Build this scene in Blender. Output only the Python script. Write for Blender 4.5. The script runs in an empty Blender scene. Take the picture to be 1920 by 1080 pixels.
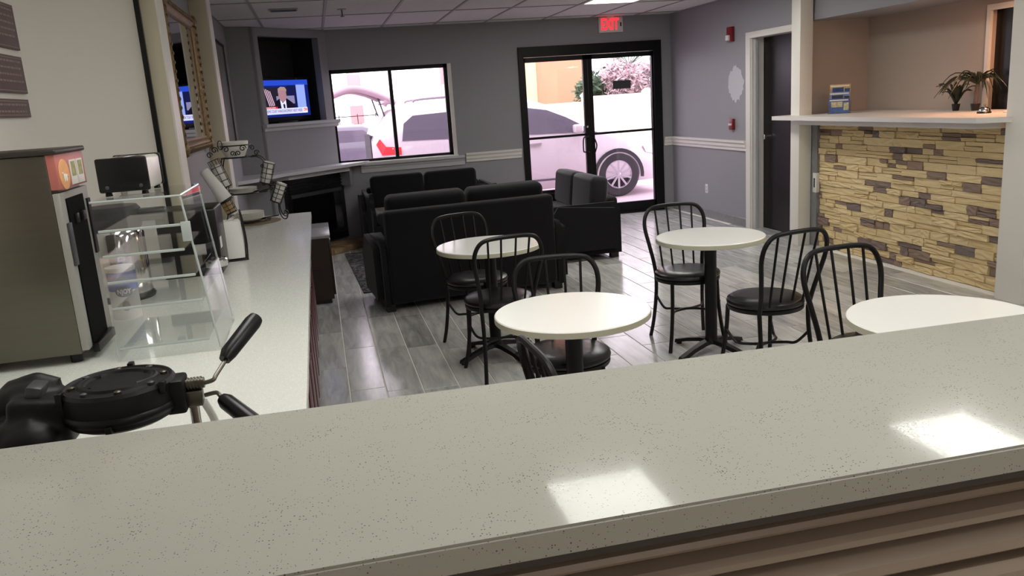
import bpy, bmesh, math, random
from mathutils import Vector, Matrix
random.seed(7)
C = bpy.context.scene.collection
PI = math.pi
# ------------------------------------------------------------------ camera, world, exposure
F, PIT, ROL, YAW = 1532.324, .226492, -.0686867, -.2183276
cam = bpy.data.cameras.new('camera'); camo = bpy.data.objects.new('camera', cam); C.objects.link(camo)
cam.sensor_width = 36; cam.lens = F/1920*36; cam.clip_start = .02; cam.clip_end = 300
fw = Vector((-math.sin(YAW)*math.cos(PIT), math.cos(YAW)*math.cos(PIT), -math.sin(PIT)))
rt = Vector((math.cos(YAW), math.sin(YAW), 0)); up = rt.cross(fw)
r2 = math.cos(ROL)*rt+math.sin(ROL)*up; u2 = -math.sin(ROL)*rt+math.cos(ROL)*up
camo.matrix_world = Matrix.Translation((0, 0, 1.62)) @ Matrix((r2, u2, -fw)).transposed().to_4x4()
bpy.context.scene.camera = camo
w = bpy.data.worlds.new('overcast_sky'); bpy.context.scene.world = w; w.use_nodes = True
nt = w.node_tree; bg = nt.nodes['Background']
bg.inputs['Color'].default_value = (.965, .925, 1.0, 1); bg.inputs['Strength'].default_value = 2.15
vs = bpy.context.scene.view_settings
vs.view_transform = 'Standard'; vs.look = 'None'; vs.gamma = 1; vs.exposure = 1.04; vs.use_curve_mapping = False
bpy.context.scene.cycles.transparent_max_bounces = 32
LIGHT_W = 4.6      # radiance of the ceiling panels
# ------------------------------------------------------------------ materials
def lin(c):
    return tuple(((v/255)/12.92 if v/255 <= .04045 else ((v/255+.055)/1.055)**2.4) for v in c)+(1,)
def nodes(m): return m.node_tree.nodes, m.node_tree.links
def mat(name, col, rough=.5, metal=0., noise=0., scale=20., bump=0., coat=0., spec=.5, stretch=None, emit=None, es=0., alpha=1, sheen=0):
    m = bpy.data.materials.new(name); m.use_nodes = True
    n, l = nodes(m); b = n['Principled BSDF']
    c = lin(col)
    b.inputs['Base Color'].default_value = c; b.inputs['Roughness'].default_value = rough
    b.inputs['Metallic'].default_value = metal; b.inputs['Coat Weight'].default_value = coat
    b.inputs['Coat Roughness'].default_value = .08
    b.inputs['Specular IOR Level'].default_value = spec
    if sheen: b.inputs['Sheen Weight'].default_value = sheen
    if emit: b.inputs['Emission Color'].default_value = lin(emit); b.inputs['Emission Strength'].default_value = es
    if noise or bump:
        tc = n.new('ShaderNodeTexCoord'); mp = n.new('ShaderNodeMapping'); ns = n.new('ShaderNodeTexNoise')
        l.new(tc.outputs['Object'], mp.inputs[0]); l.new(mp.outputs[0], ns.inputs['Vector'])
        if stretch: mp.inputs['Scale'].default_value = stretch
        ns.inputs['Scale'].default_value = scale; ns.inputs['Detail'].default_value = 5
        if noise:
            mx = n.new('ShaderNodeMix'); mx.data_type = 'RGBA'
            mx.inputs[6].default_value = tuple(v*(1-noise) for v in c[:3])+(1,)
            mx.inputs[7].default_value = tuple(min(1, v*(1+noise)) for v in c[:3])+(1,)
            l.new(ns.outputs['Fac'], mx.inputs[0]); l.new(mx.outputs[2], b.inputs['Base Color'])
        if bump:
            bp = n.new('ShaderNodeBump'); bp.inputs['Strength'].default_value = bump; bp.inputs['Distance'].default_value = .01
            l.new(ns.outputs['Fac'], bp.inputs['Height']); l.new(bp.outputs[0], b.inputs['Normal'])
    return m
def quartz(name, base, dark, rough=.14, amount=.17):
    m = mat(name, base, rough); n, l = nodes(m); b = n['Principled BSDF']
    tc = n.new('ShaderNodeTexCoord')
    v = n.new('ShaderNodeTexVoronoi'); v.inputs['Scale'].default_value = 230; l.new(tc.outputs['Object'], v.inputs['Vector'])
    lt = n.new('ShaderNodeMath'); lt.operation = 'LESS_THAN'; lt.inputs[1].default_value = amount
    n2 = n.new('ShaderNodeTexNoise'); n2.inputs['Scale'].default_value = 14; l.new(tc.outputs['Object'], n2.inputs['Vector'])
    ad = n.new('ShaderNodeMath'); ad.operation = 'MULTIPLY_ADD'; ad.inputs[1].default_value = -.5; ad.inputs[2].default_value = .25
    l.new(n2.outputs['Fac'], ad.inputs[0])
    s = n.new('ShaderNodeMath'); s.operation = 'ADD'; l.new(v.outputs['Distance'], s.inputs[0]); l.new(ad.outputs[0], s.inputs[1])
    l.new(s.outputs[0], lt.inputs[0])
    sep = n.new('ShaderNodeSeparateColor'); l.new(v.outputs['Color'], sep.inputs[0])
    gt = n.new('ShaderNodeMath'); gt.operation = 'GREATER_THAN'; gt.inputs[1].default_value = .62; l.new(sep.outputs[0], gt.inputs[0])
    mu = n.new('ShaderNodeMath'); mu.operation = 'MULTIPLY'; l.new(lt.outputs[0], mu.inputs[0]); l.new(gt.outputs[0], mu.inputs[1])
    mx = n.new('ShaderNodeMix'); mx.data_type = 'RGBA'; mx.inputs[6].default_value = lin(base); mx.inputs[7].default_value = lin(dark)
    l.new(mu.outputs[0], mx.inputs[0]); l.new(mx.outputs[2], b.inputs['Base Color'])
    b.inputs['Specular IOR Level'].default_value = .2
    # fine grain in the polish: the lamp reflections look slightly granular
    v2 = n.new('ShaderNodeTexNoise'); v2.inputs['Scale'].default_value = 420; l.new(tc.outputs['Object'], v2.inputs['Vector'])
    mr = n.new('ShaderNodeMapRange'); mr.inputs[1].default_value = .35; mr.inputs[2].default_value = .65; mr.inputs[3].default_value = rough*.3; mr.inputs[4].default_value = rough*2.6
    l.new(v2.outputs['Fac'], mr.inputs[0]); l.new(mr.outputs[0], b.inputs['Roughness'])
    return m
def glass(name, tint=(1, 1, 1), refl=.08, rough=.02):
    m = bpy.data.materials.new(name); m.use_nodes = True; n, l = nodes(m); n.remove(n['Principled BSDF'])
    t = n.new('ShaderNodeBsdfTransparent'); t.inputs[0].default_value = tint+(1,)
    g = n.new('ShaderNodeBsdfGlossy'); g.inputs['Roughness'].default_value = rough
    f = n.new('ShaderNodeLayerWeight'); f.inputs[0].default_value = .5
    pw = n.new('ShaderNodeMath'); pw.operation = 'POWER'; pw.inputs[1].default_value = 5; l.new(f.outputs['Facing'], pw.inputs[0])
    a = n.new('ShaderNodeMath'); a.operation = 'MULTIPLY_ADD'; a.inputs[1].default_value = .7; a.inputs[2].default_value = refl
    l.new(pw.outputs[0], a.inputs[0])
    x = n.new('ShaderNodeMixShader'); l.new(a.outputs[0], x.inputs[0]); l.new(t.outputs[0], x.inputs[1]); l.new(g.outputs[0], x.inputs[2])
    l.new(x.outputs[0], n['Material Output'].inputs[0]); return m
def emis(name, col, s):
    m = bpy.data.materials.new(name); m.use_nodes = True; n, l = nodes(m); n.remove(n['Principled BSDF'])
    e = n.new('ShaderNodeEmission'); e.inputs[0].default_value = lin(col); e.inputs[1].default_value = s
    l.new(e.outputs[0], n['Material Output'].inputs[0]); return m
def random_tint(m, lo, hi, streak=None, scale=6):
    """per-piece tone from Object Info random, plus grain"""
    n, l = nodes(m); b = n['Principled BSDF']
    oi = n.new('ShaderNodeObjectInfo'); tc = n.new('ShaderNodeTexCoord'); mp = n.new('ShaderNodeMapping')
    l.new(tc.outputs['Object'], mp.inputs[0])
    if streak: mp.inputs['Scale'].default_value = streak
    cb = n.new('ShaderNodeCombineXYZ'); mu = n.new('ShaderNodeMath'); mu.operation = 'MULTIPLY'; mu.inputs[1].default_value = 50
    l.new(oi.outputs['Random'], mu.inputs[0])
    for i in range(3): l.new(mu.outputs[0], cb.inputs[i])
    l.new(cb.outputs[0], mp.inputs['Location'])
    ns = n.new('ShaderNodeTexNoise'); ns.inputs['Scale'].default_value = scale; ns.inputs['Detail'].default_value = 7; ns.inputs['Roughness'].default_value = .6
    ns.inputs['Distortion'].default_value = .6
    l.new(mp.outputs[0], ns.inputs['Vector'])
    a = n.new('ShaderNodeMath'); a.operation = 'MULTIPLY_ADD'; a.inputs[1].default_value = .45; l.new(oi.outputs['Random'], a.inputs[0])
    mr = n.new('ShaderNodeMapRange'); mr.inputs[1].default_value = .3; mr.inputs[2].default_value = .7; mr.inputs[4].default_value = .6
    l.new(ns.outputs['Fac'], mr.inputs[0]); l.new(mr.outputs[0], a.inputs[2])
    mx = n.new('ShaderNodeMix'); mx.data_type = 'RGBA'; mx.inputs[6].default_value = lin(lo); mx.inputs[7].default_value = lin(hi)
    l.new(a.outputs[0], mx.inputs[0]); l.new(mx.outputs[2], b.inputs['Base Color'])
    return m
M = {}
M['paint'] = mat('grey_paint', (146, 145, 150), .55, bump=.05, scale=120)
M['paint_left'] = mat('cream_paint', (210, 205, 198), .6, bump=.05, scale=120)
M['pilaster'] = mat('pilaster_paint', (196, 188, 165), .55)
M['recep_paint'] = mat('taupe_paint', (178, 164, 152), .6)
M['white_trim'] = mat('white_trim', (222, 218, 212), .4)
M['cream_post'] = mat('post_paint', (232, 228, 218), .45)
M['sill'] = mat('sill_paint', (196, 196, 200), .4)
M['ctile'] = random_tint(mat('ceiling_tile', (210, 207, 205), .9), (205, 203, 201), (222, 220, 218), scale=30)
M['cgrid'] = mat('ceiling_grid_metal', (150, 150, 150), .5)
M['floor'] = random_tint(mat('plank_tile', (130, 130, 130), .17, spec=.7), (132, 132, 131), (214, 214, 210), (9, 1.2, 1), 2.2)
M['grout'] = mat('grout', (232, 228, 220), .8)
M['black_frame'] = mat('black_aluminium', (9, 9, 10), .45, spec=.25)
M['pane'] = glass('lavender_tinted_glass', (1, .965, .99), .04)
M['quartz'] = quartz('speckled_quartz', (166, 165, 156), (104, 88, 82), .055, .20)
M['quartz_white'] = quartz('white_quartz', (216, 218, 211), (196, 194, 188), .12, .1)
M['grey_top'] = mat('grey_stone_top', (130, 130, 132), .25, noise=.2)
M['bar_wood'] = mat('painted_bar_panel', (150, 134, 120), .35)
M['bar_dark'] = mat('painted_gap_shade', (60, 52, 46), .6)  # recess under the slab: its shade is put into the colour
M['mahogany'] = mat('mahogany', (84, 40, 36), .35, noise=.3, scale=6, stretch=(6, 6, .6))
M['darkwood'] = mat('dark_brown_wood', (46, 30, 24), .3, noise=.25, scale=5)
M['steel'] = mat('brushed_steel', (108, 104, 95), .36, 1, noise=.08, scale=3, stretch=(1, 1, 30))
M['chrome'] = mat('chrome', (215, 215, 215), .08, 1)
M['black_plastic'] = mat('black_plastic', (7, 7, 8), .35, spec=.35)
M['black_matte'] = mat('black_coating', (10, 10, 10), .5, spec=.3, bump=.08, scale=60)
M['dark_grey'] = mat('dark_grey_plastic', (58, 58, 60), .4)
M['bronze'] = mat('dark_cap', (44, 38, 34), .4)
M['acrylic'] = glass('clear_acrylic', (.985, .99, .988), .016, .02)
M['acrylic_edge'] = mat('acrylic_edge', (176, 184, 182), .15, alpha=1)
M['white_cup'] = mat('white_foam', (228, 226, 222), .6)
M['porcelain'] = mat('white_paper_plate', (232, 229, 222), .5)
M['wire'] = mat('black_wire', (14, 13, 13), .4)
M['amber'] = mat('amber_packets', (170, 140, 90), .5, noise=.4)
M['mirror'] = mat('mirror_silver', (235, 235, 235), .01, 1)
M['gold'] = mat('antique_gold', (112, 90, 52), .45, .5, noise=.45, scale=30, bump=.5)
M['poster'] = mat('plum_poster', (88, 70, 70), .6, noise=.15, scale=40)
M['poster_ink'] = mat('poster_ink', (132, 112, 110), .6)
M['poster_dark'] = mat('poster_edge', (52, 40, 40), .6)
M['white_top'] = mat('white_table_laminate', (252, 252, 246), .25)
M['edge_beige'] = mat('table_edge', (196, 194, 172), .4)
M['black_metal'] = mat('black_chair_metal', (10, 10, 11), .42, spec=.35)
M['vinyl'] = mat('black_vinyl', (16, 15, 17), .3, bump=.12, scale=18)
M['sofa'] = mat('charcoal_velvet', (23, 23, 26), .95, noise=.15, scale=8, sheen=.12, spec=.2)
M['sofa2'] = mat('charcoal_velvet_pile', (34, 33, 38), .95, noise=.2, scale=8, sheen=.3, spec=.2)
M['rug'] = mat('rug_pile', (52, 50, 52), .95)
M['black'] = mat('near_black', (8, 8, 9), .3)
M['firebox'] = mat('firebox_metal', (20, 19, 20), .3)
M['fireglass'] = mat('firebox_glass', (16, 16, 18), .05)
M['hearth_tile'] = random_tint(mat('hearth_tile', (150, 125, 90), .5), (112, 88, 58), (176, 150, 112), scale=14)
M['red'] = mat('fire_alarm_red', (120, 18, 24), .35)
M['white_plastic'] = mat('white_plastic', (225, 222, 218), .4)
M['exit_red'] = emis('exit_red_glow', (255, 36, 46), 1.3)
M['door_dark'] = mat('dark_door', (18, 16, 17), .3, spec=.35)
M['patch'] = mat('plaster_patch', (200, 198, 205), .8)
M['stone'] = random_tint(mat('ledge_stone_tan', (190, 160, 110), .85, bump=0), (204, 178, 128), (232, 210, 164), scale=25)
M['stone_dark'] = random_tint(mat('ledge_stone_dark', (110, 96, 88), .85), (88, 88, 94), (168, 138, 114), scale=25)
M['mortar'] = mat('stone_backing', (96, 78, 54), .9)
M['leaf'] = mat('dark_strap_leaf', (40, 48, 36), .4, noise=.4)
M['pot'] = mat('dark_pot', (34, 30, 28), .5)
M['lamp'] = emis('ceiling_panel_glow', (253, 252, 246), LIGHT_W)
M['fill_lamp'] = emis('bar_fill_glow', (255, 244, 232), 3.0)  # glow of the fill panel added to light the bar front
M['warm_lamp'] = emis('warm_lamp_glow', (255, 190, 148), 42)
M['car'] = mat('white_car_paint', (214, 202, 210), .25, coat=.6)
M['car_glass'] = mat('car_window_glass', (96, 90, 104), .08)
M['car_dark'] = mat('dark_car_paint', (90, 84, 100), .3, coat=.5)
M['tyre'] = mat('tyre_rubber', (52, 48, 54), .8)
M['alloy'] = mat('alloy_wheel', (205, 195, 205), .3, .6)
M['tail'] = mat('tail_lamp', (225, 60, 70), .3)
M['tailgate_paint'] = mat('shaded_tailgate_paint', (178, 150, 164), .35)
M['rail_grey'] = mat('roof_rail_grey', (140, 126, 138), .4)
M['orange'] = mat('orange_stucco', (238, 150, 116), .9)
M['yellow'] = mat('yellow_stucco', (248, 212, 156), .9)
M['vinyl_fence'] = mat('cream_fence', (240, 232, 205), .7)
M['paving'] = mat('pink_grey_concrete', (188, 168, 178), .9, noise=.08, scale=3)
M['bush'] = mat('dusty_pink_foliage', (176, 156, 158), .8, noise=.4, scale=3)
M['bush_green'] = mat('green_foliage', (92, 118, 92), .8, noise=.4, scale=3)
M['pole'] = mat('weathered_pole', (205, 175, 190), .8, noise=.2)
M['far_red'] = mat('red_sign_column', (235, 150, 150), .7)
M['bark'] = mat('bark', (110, 96, 90), .9)
# ------------------------------------------------------------------ mesh helpers
class MB:
    def __init__(s): s.b = bmesh.new()
    def box(s, x0, x1, y0, y1, z0, z1, bev=0, seg=2, rot=None, at=None):
        c = ((x0+x1)/2, (y0+y1)/2, (z0+z1)/2)
        r = bmesh.ops.create_cube(s.b, size=1); vv = r['verts']
        mt = Matrix.Translation(c) @ Matrix.Diagonal((abs(x1-x0), abs(y1-y0), abs(z1-z0), 1))
        bmesh.ops.transform(s.b, matrix=mt, verts=vv)
        if bev:
            ed = list({e for v in vv for e in v.link_edges})
            q = bmesh.ops.bevel(s.b, geom=ed, offset=bev, segments=seg, profile=.5, affect='EDGES')
            vv = list({v for f in q['faces'] for v in f.verts} | {v for v in vv if v.is_valid})
        if rot is not None:
            piv = Matrix.Translation(at or c)
            bmesh.ops.transform(s.b, matrix=piv @ rot @ piv.inverted(), verts=[v for v in vv if v.is_valid])
        return s
    def tube(s, pts, r, seg=8, closed=False, cap=True):
        P = [Vector(p) for p in pts]; n = len(P); rings = []
        rr = r if isinstance(r, (list, tuple)) else [r]*n
        nrm = None
        for i in range(n):
            a = P[(i-1) % n] if (closed or i > 0) else P[i]
            b = P[(i+1) % n] if (closed or i < n-1) else P[i]
            t = (b-a).normalized()
            if nrm is None:
                nrm = t.orthogonal().normalized()
            nrm = (nrm-t*nrm.dot(t)).normalized(); bn = t.cross(nrm)
            rings.append([s.b.verts.new(P[i]+rr[i]*(math.cos(2*PI*k/seg)*nrm+math.sin(2*PI*k/seg)*bn)) for k in range(seg)])
        for i in range(n if closed else n-1):
            A, B = rings[i], rings[(i+1) % n]
            off = 0
            if closed and i == n-1:
                off = min(range(seg), key=lambda o: sum((A[k].co-B[(k+o) % seg].co).length for k in range(seg)))
            for k in range(seg):
                s.b.faces.new((A[k], A[(k+1) % seg], B[(k+1+off) % seg], B[(k+off) % seg]))
        if cap and not closed:
            s.b.faces.new(rings[0][::-1]); s.b.faces.new(rings[-1])
        return s
    def lathe(s, prof, seg=32, c=(0, 0, 0), rot=None):
        rings = []; T = Matrix.Translation(c) @ (rot.to_4x4() if rot is not None else Matrix())
        for r, z in prof:
            if r < 1e-6: rings.append([s.b.verts.new(T @ Vector((0, 0, z)))])
            else: rings.append([s.b.verts.new(T @ Vector((r*math.cos(2*PI*k/seg), r*math.sin(2*PI*k/seg), z))) for k in range(seg)])
        for A, B in zip(rings, rings[1:]):
            if len(A) == 1 and len(B) == 1: continue
            for k in range(seg):
                k2 = (k+1) % seg
                if len(A) == 1: s.b.faces.new((A[0], B[k2], B[k]))
                elif len(B) == 1: s.b.faces.new((A[k], A[k2], B[0]))
                else: s.b.faces.new((A[k], A[k2], B[k2], B[k]))
        if len(rings[0]) > 1 and len(rings[-1]) > 1 and len(rings) > 2:
            for k in range(seg): s.b.faces.new((rings[-1][k], rings[-1][(k+1) % seg], rings[0][(k+1) % seg], rings[0][k]))
        elif len(rings) > 2:
            if len(rings[0]) > 1: s.b.faces.new(rings[0][::-1])
            if len(rings[-1]) > 1: s.b.faces.new(rings[-1])
        return s
    def prism(s, poly, lo, hi, axis='z'):
        def mk(p, h):
            return {'z': (p[0], p[1], h), 'y': (p[0], h, p[1]), 'x': (h, p[0], p[1])}[axis]
        A = [s.b.verts.new(mk(p, lo)) for p in poly]; B = [s.b.verts.new(mk(p, hi)) for p in poly]
        s.b.faces.new(A[::-1]); s.b.faces.new(B)
        for i in range(len(poly)):
            j = (i+1) % len(poly); s.b.faces.new((A[i], A[j], B[j], B[i]))
        return s
    def quad(s, *p):
        s.b.faces.new([s.b.verts.new(q) for q in p]); return s
    def go(s, name, m, parent=None, sharp=35, recalc=True):
        if recalc: bmesh.ops.recalc_face_normals(s.b, faces=s.b.faces)
        me = bpy.data.meshes.new(name); s.b.to_mesh(me); s.b.free()
        for p in me.polygons: p.use_smooth = True
        me.set_sharp_from_angle(angle=math.radians(sharp))
        if m is not None: me.materials.append(M[m] if isinstance(m, str) else m)
        o = bpy.data.objects.new(name, me); C.objects.link(o)
        if parent is not None: o.parent = parent
        return o
def bx(name, m, parent, *a, **k): return MB().box(*a, **k).go(name, m, parent)
def tag(o, label, cat, group=None):
    o['label'] = label; o['category'] = cat
    if group: o['group'] = group
    return o
def thing(name, label, cat, loc=(0, 0, 0), rz=0, group=None):
    o = bpy.data.objects.new(name, None); C.objects.link(o); o.empty_display_size = .05
    o.location = loc; o.rotation_euler = (0, 0, rz); return tag(o, label, cat, group)
def struct(o): o['kind'] = 'structure'; return o
def copy_tree(o, parent=None):
    c = o.copy(); C.objects.link(c)
    if parent is not None: c.parent = parent
    for ch in list(o.children): copy_tree(ch, c)
    return c
def smooth(pts, n=6, closed=False):
    """Catmull-Rom through pts"""
    P = [Vector(p) for p in pts]; out = []; N = len(P)
    rng = range(N if closed else N-1)
    for i in rng:
        p0 = P[(i-1) % N] if (closed or i) else P[0]; p1 = P[i]; p2 = P[(i+1) % N]; p3 = P[(i+2) % N] if (closed or i+2 < N) else P[-1]
        for k in range(n):
            t = k/n
            out.append(.5*((2*p1)+(-p0+p2)*t+(2*p0-5*p1+4*p2-p3)*t*t+(-p0+3*p1-3*p2+p3)*t**3))
    if not closed: out.append(P[-1])
    return out
def text_mesh(s, size, depth=.001, bold=0):
    cu = bpy.data.curves.new('lettering', 'FONT'); cu.body = s; cu.size = size; cu.extrude = depth; cu.offset = bold
    cu.align_x = 'CENTER'; cu.align_y = 'CENTER'; cu.resolution_u = 3
    o = bpy.data.objects.new('lettering', cu); C.objects.link(o)
    dg = bpy.context.evaluated_depsgraph_get(); me = bpy.data.meshes.new_from_object(o.evaluated_get(dg))
    bpy.data.objects.remove(o); return me
def lettering(s, size, m, parent, loc, rot, depth=.001, bold=0, width=None, name='lettering', fn=None):
    me = text_mesh(s, size, depth, bold)
    xs = [v.co.x for v in me.vertices]
    if width and xs:
        k = width/(max(xs)-min(xs))
        for v in me.vertices: v.co.x *= k
    if fn:
        for v in me.vertices: v.co = fn(v.co)
    me.materials.clear(); me.materials.append(M[m] if isinstance(m, str) else m)
    o = bpy.data.objects.new(name, me); C.objects.link(o); o.parent = parent; o.location = loc; o.rotation_euler = rot
    return o
# ------------------------------------------------------------------ room shell
ZC = 2.575; YF = 10.5; XR = 4.71
fl = struct(bx('floor', 'grout', None, -1.3, 6.7, -2.6, YF+.2, -.12, -.004))
px_, tl = .21, .9
def tile_mesh(w_):
    o = MB().box(-w_/2, w_/2, -tl/2+.003, tl/2-.003, -.004, .0, bev=.0015, seg=1).go('tile_source', 'floor'); me = o.data; bpy.data.objects.remove(o); return me
tm = tile_mesh(px_-.007)
offs = {-2: .0, -1: .25, 0: .45, 1: .9, 2: .15, 3: .6}
for k in range(-2, 24):
    x0 = .02+px_*k
    off = offs.get(k, (k*.37) % .9)
    for j in range(1, 12):
        y0 = 5.5-off+tl*(j-5) if k in (1, 2) else 6.15-off*.7+tl*(j-6)
        if k == 3: y0 = 6.2+tl*(j-6)
        if k == 2: y0 = 5.45+tl*(j-5)
        if k == 1: y0 = 5.51+tl*(j-5)
        if k == 0: y0 = 4.7+tl*(j-4)
        if k == -1: y0 = 6.1+tl*(j-6)
        if y0 > YF-.05 or y0 < 1.5: continue
        if k >= 22 and not (7.2 < y0+tl/2 < 9.0): continue
        o = bpy.data.objects.new('tile', tm); C.objects.link(o); o.parent = fl
        ye = min(y0+tl, YF+.02); o.location = (x0+px_/2, (y0+ye)/2, 0); o.scale = (1, (ye-y0)/tl, 1)
# far wall with window and door opening
WX0, WX1, WZ0, WZ1 = .225, 1.742, .965, 2.112
DX0, DX1, DZ1 = 2.61, 4.56, 2.253
fwall = MB()
fwall.box(-1.3, WX0, YF+.26, YF+.42, 0, ZC); fwall.box(.195, WX0, YF, YF+.27, 0, ZC)
for a in ((WX1, DX0, 0, ZC), (DX1, 6.7, 0, ZC), (WX0, WX1, 0, WZ0), (WX0, WX1, WZ1, ZC), (DX0, DX1, DZ1, ZC)):
    fwall.box(a[0], a[1], YF, YF+.16, a[2], a[3])
struct(fwall.go('wall_far', 'paint'))
lw = struct(bx('wall_left', 'paint', None, -.95, -.83, 4.66, 9.70, 0, ZC))
bx('wall_return', 'paint', lw, -1.2, -1.05, 9.5, YF+.3, 0, ZC)
wl = [(-1.15, -2.6), (-1.15, 3.88)]
for k in range(1, 17):
    u = k/16; wl.append((-1.15+.352*(u*u*(3-2*u)), 3.88+.68*u))
wlm = MB(); pa = [(wlm.b.verts.new((x, y, 0)), wlm.b.verts.new((x, y, ZC))) for x, y in wl]
for a_, b_ in zip(pa, pa[1:]): wlm.b.faces.new((a_[0], b_[0], b_[1], a_[1]))
wlm.b.faces.new([wlm.b.verts.new(q) for q in ((-.798, 4.56, 0), (-.798, 4.66, 0), (-.798, 4.66, ZC), (-.798, 4.56, ZC))])
struct(wlm.go('wall_left_near', 'paint_left', None, 60, recalc=False))
struct(bx('dark_strip', 'black_plastic', None, -.815, -.775, 4.545, 4.575, .92, ZC))  # thin dark strip between the near wall and the pilaster
def pilaster(name, y0, y1):
    o = struct(MB().box(-.83, -.70, y0, y1, 0, ZC, bev=.006).go(name, 'pilaster'))
    bx('corner_bead', 'white_trim', o, -.704, -.694, y0, y1, 0, ZC)  # white layer on the side face: its lit tone put into the colour
pilaster('trim_2', 4.57, 4.76); pilaster('trim_3', 6.9, 7.14)
struct(bx('wall_back', 'paint_left', None, -1.3, 6.7, -2.7, -2.6, 0, ZC))
# right wall pieces: lobby stretch, above the side door
rw = MB().box(XR, XR+.14, 8.41, YF, 0, ZC).box(XR, XR+.14, 7.31, 8.41, 2.11, ZC)
struct(rw.go('wall_right', 'paint'))
struct(bx('wall_right_near', 'paint_left', None, 4.75, 4.9, -2.6, 4.55, 0, ZC))
struct(bx('wall_reception_end', 'recep_paint', None, XR+.02, 5.6, 7.30, 7.42, 0, ZC))
struct(MB().box(5.36, 5.46, 3.4, 4.95, 0, ZC).box(5.36, 5.46, 5.79, 7.4, 0, ZC).box(5.36, 5.46, 4.95, 5.79, 2.06, ZC).go('wall_reception_back', 'recep_paint'))
struct(bx('wall_reception_near', 'recep_paint', None, 4.75, 5.46, 3.4, 3.5, 0, ZC))
struct(bx('wall_soffit', 'paint', None, XR, 5.36, 3.4, 7.3, 2.158, ZC))
struct(bx('wall_hall_back', 'recep_paint', None, 5.6, 5.7, 7.42, YF, 0, ZC))
# ceiling: panels one by one in a grid
ce = struct(bx('ceiling', 'cgrid', None, -1.3, 6.7, -2.6, YF+.45, ZC+.012, ZC+.12))
xf = [-.83, -.435, .22, .92, 1.56, 2.2, 2.95, 3.6, 4.2, XR]
xn = [-1.15, -.435, .22, .95, 1.58, 2.2, 2.62, 3.08, 3.7, 4.2, 4.75]
yf = [5.23, 6.47, 7.71, 8.95, 10.19, YF]; yn = [-2.6, -.97, .27, 1.51, 2.75, 4.02, 5.23]
lights = []
gb = MB()
def bars(xs, ys):
    for x in xs: gb.box(x-.012, x+.012, ys[0], ys[-1], ZC-.004, ZC+.012)
    for y in ys: gb.box(xs[0], xs[-1], y-.012, y+.012, ZC-.003, ZC+.012)
bars(xf, yf); bars(xn, yn)
gb.go('ceiling_grid', 'cgrid', ce)
ctm = {}
def cell(x0, x1, y0, y1):
    key = (round(x1-x0, 3), round(y1-y0, 3))
    if key not in ctm:
        a, b_ = (x1-x0)/2-.011, (y1-y0)/2-.011
        o = MB().box(-a, a, -b_, b_, 0, .012, bev=.003, seg=1).go('ceiling_panel', 'ctile'); ctm[key] = o.data; bpy.data.objects.remove(o)
    o = bpy.data.objects.new('ceiling_panel', ctm[key]); C.objects.link(o); o.parent = ce
    o.location = ((x0+x1)/2, (y0+y1)/2, ZC+.003)
LF = [(2.95, 7.71), (.92, 6.47), (2.95, 6.47)]; LN = [(.95, 2.75), (3.08, 2.75), (-.435, 1.51), (.95, .27), (3.08, .27), (.95, -2.6)]
for xs, ys, LL in ((xf, yf, LF), (xn, yn, LN)):
    for x0, x1 in zip(xs, xs[1:]):
        for y0, y1 in zip(ys, ys[1:]):
            if (x0, y0) in LL: lights.append((x0, x1, y0, y1)); continue
            cell(x0, x1, y0, y1)
LAB = {(2.95, 7.71): 'lit recessed ceiling light panel in front of the exit sign',
       (.95, 2.75): 'square-lensed ceiling light over the near round tables, mirrored in the bar top left of centre',
       (3.08, 2.75): 'ceiling light mirrored at the far right of the bar top',
       (-.435, 1.51): 'ceiling light above the waffle maker and left counter',
       (.92, 6.47): 'added fill panel over the sofas, out of view above the round tables',  # added panel, makes up for the lowered lamp radiance
       (2.95, 6.47): 'unseen fill panel added just behind the visible one, over the walkway to the glass doors',  # second added panel, fills the far half of the room
       (.95, .27): 'unseen fill panel added directly above the middle of the bar',  # added out of view to fill the near half of the room
       (3.08, .27): 'unseen fill panel added above the right end of the bar',  # likewise added as fill above the bar
       (.95, -2.6): 'dim fill panel added unseen over the kitchen side behind the bar',  # added to brighten the front of the bar
       }
for x0, x1, y0, y1 in lights:
    t = thing('ceiling_light', LAB[(x0, y0)], 'light', ((x0+x1)/2, (y0+y1)/2, ZC), group='recessed ceiling lights')
    a, b_ = (x1-x0)/2-.014, (y1-y0)/2-.014
    MB().box(-a, a, -b_, -b_+.03, -.004, .03).box(-a, a, b_-.03, b_, -.004, .03).box(-a, -a+.03, -b_, b_, -.004, .03).box(a-.03, a, -b_, b_, -.004, .03).go('frame', 'white_plastic', t)
    MB().box(-a+.028, a-.028, -b_+.028, b_-.028, .004, .01).go('diffuser', 'fill_lamp' if y0 < 0 else 'lamp', t)
# reception warm downlight (its glow is seen on the taupe wall)
t = thing('ceiling_light', 'warm downlight in the soffit over the right end of the reception counter', 'light', (5.05, 5.12, 2.158))
MB().lathe([(.125, -.008), (.15, -.008), (.15, .0), (.125, .0)], 28).go('rim', 'white_plastic', t)
MB().lathe([(0, -.005), (.125, -.005), (.125, -.001), (0, -.001)], 28).go('diffuser', 'warm_lamp', t)
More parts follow.
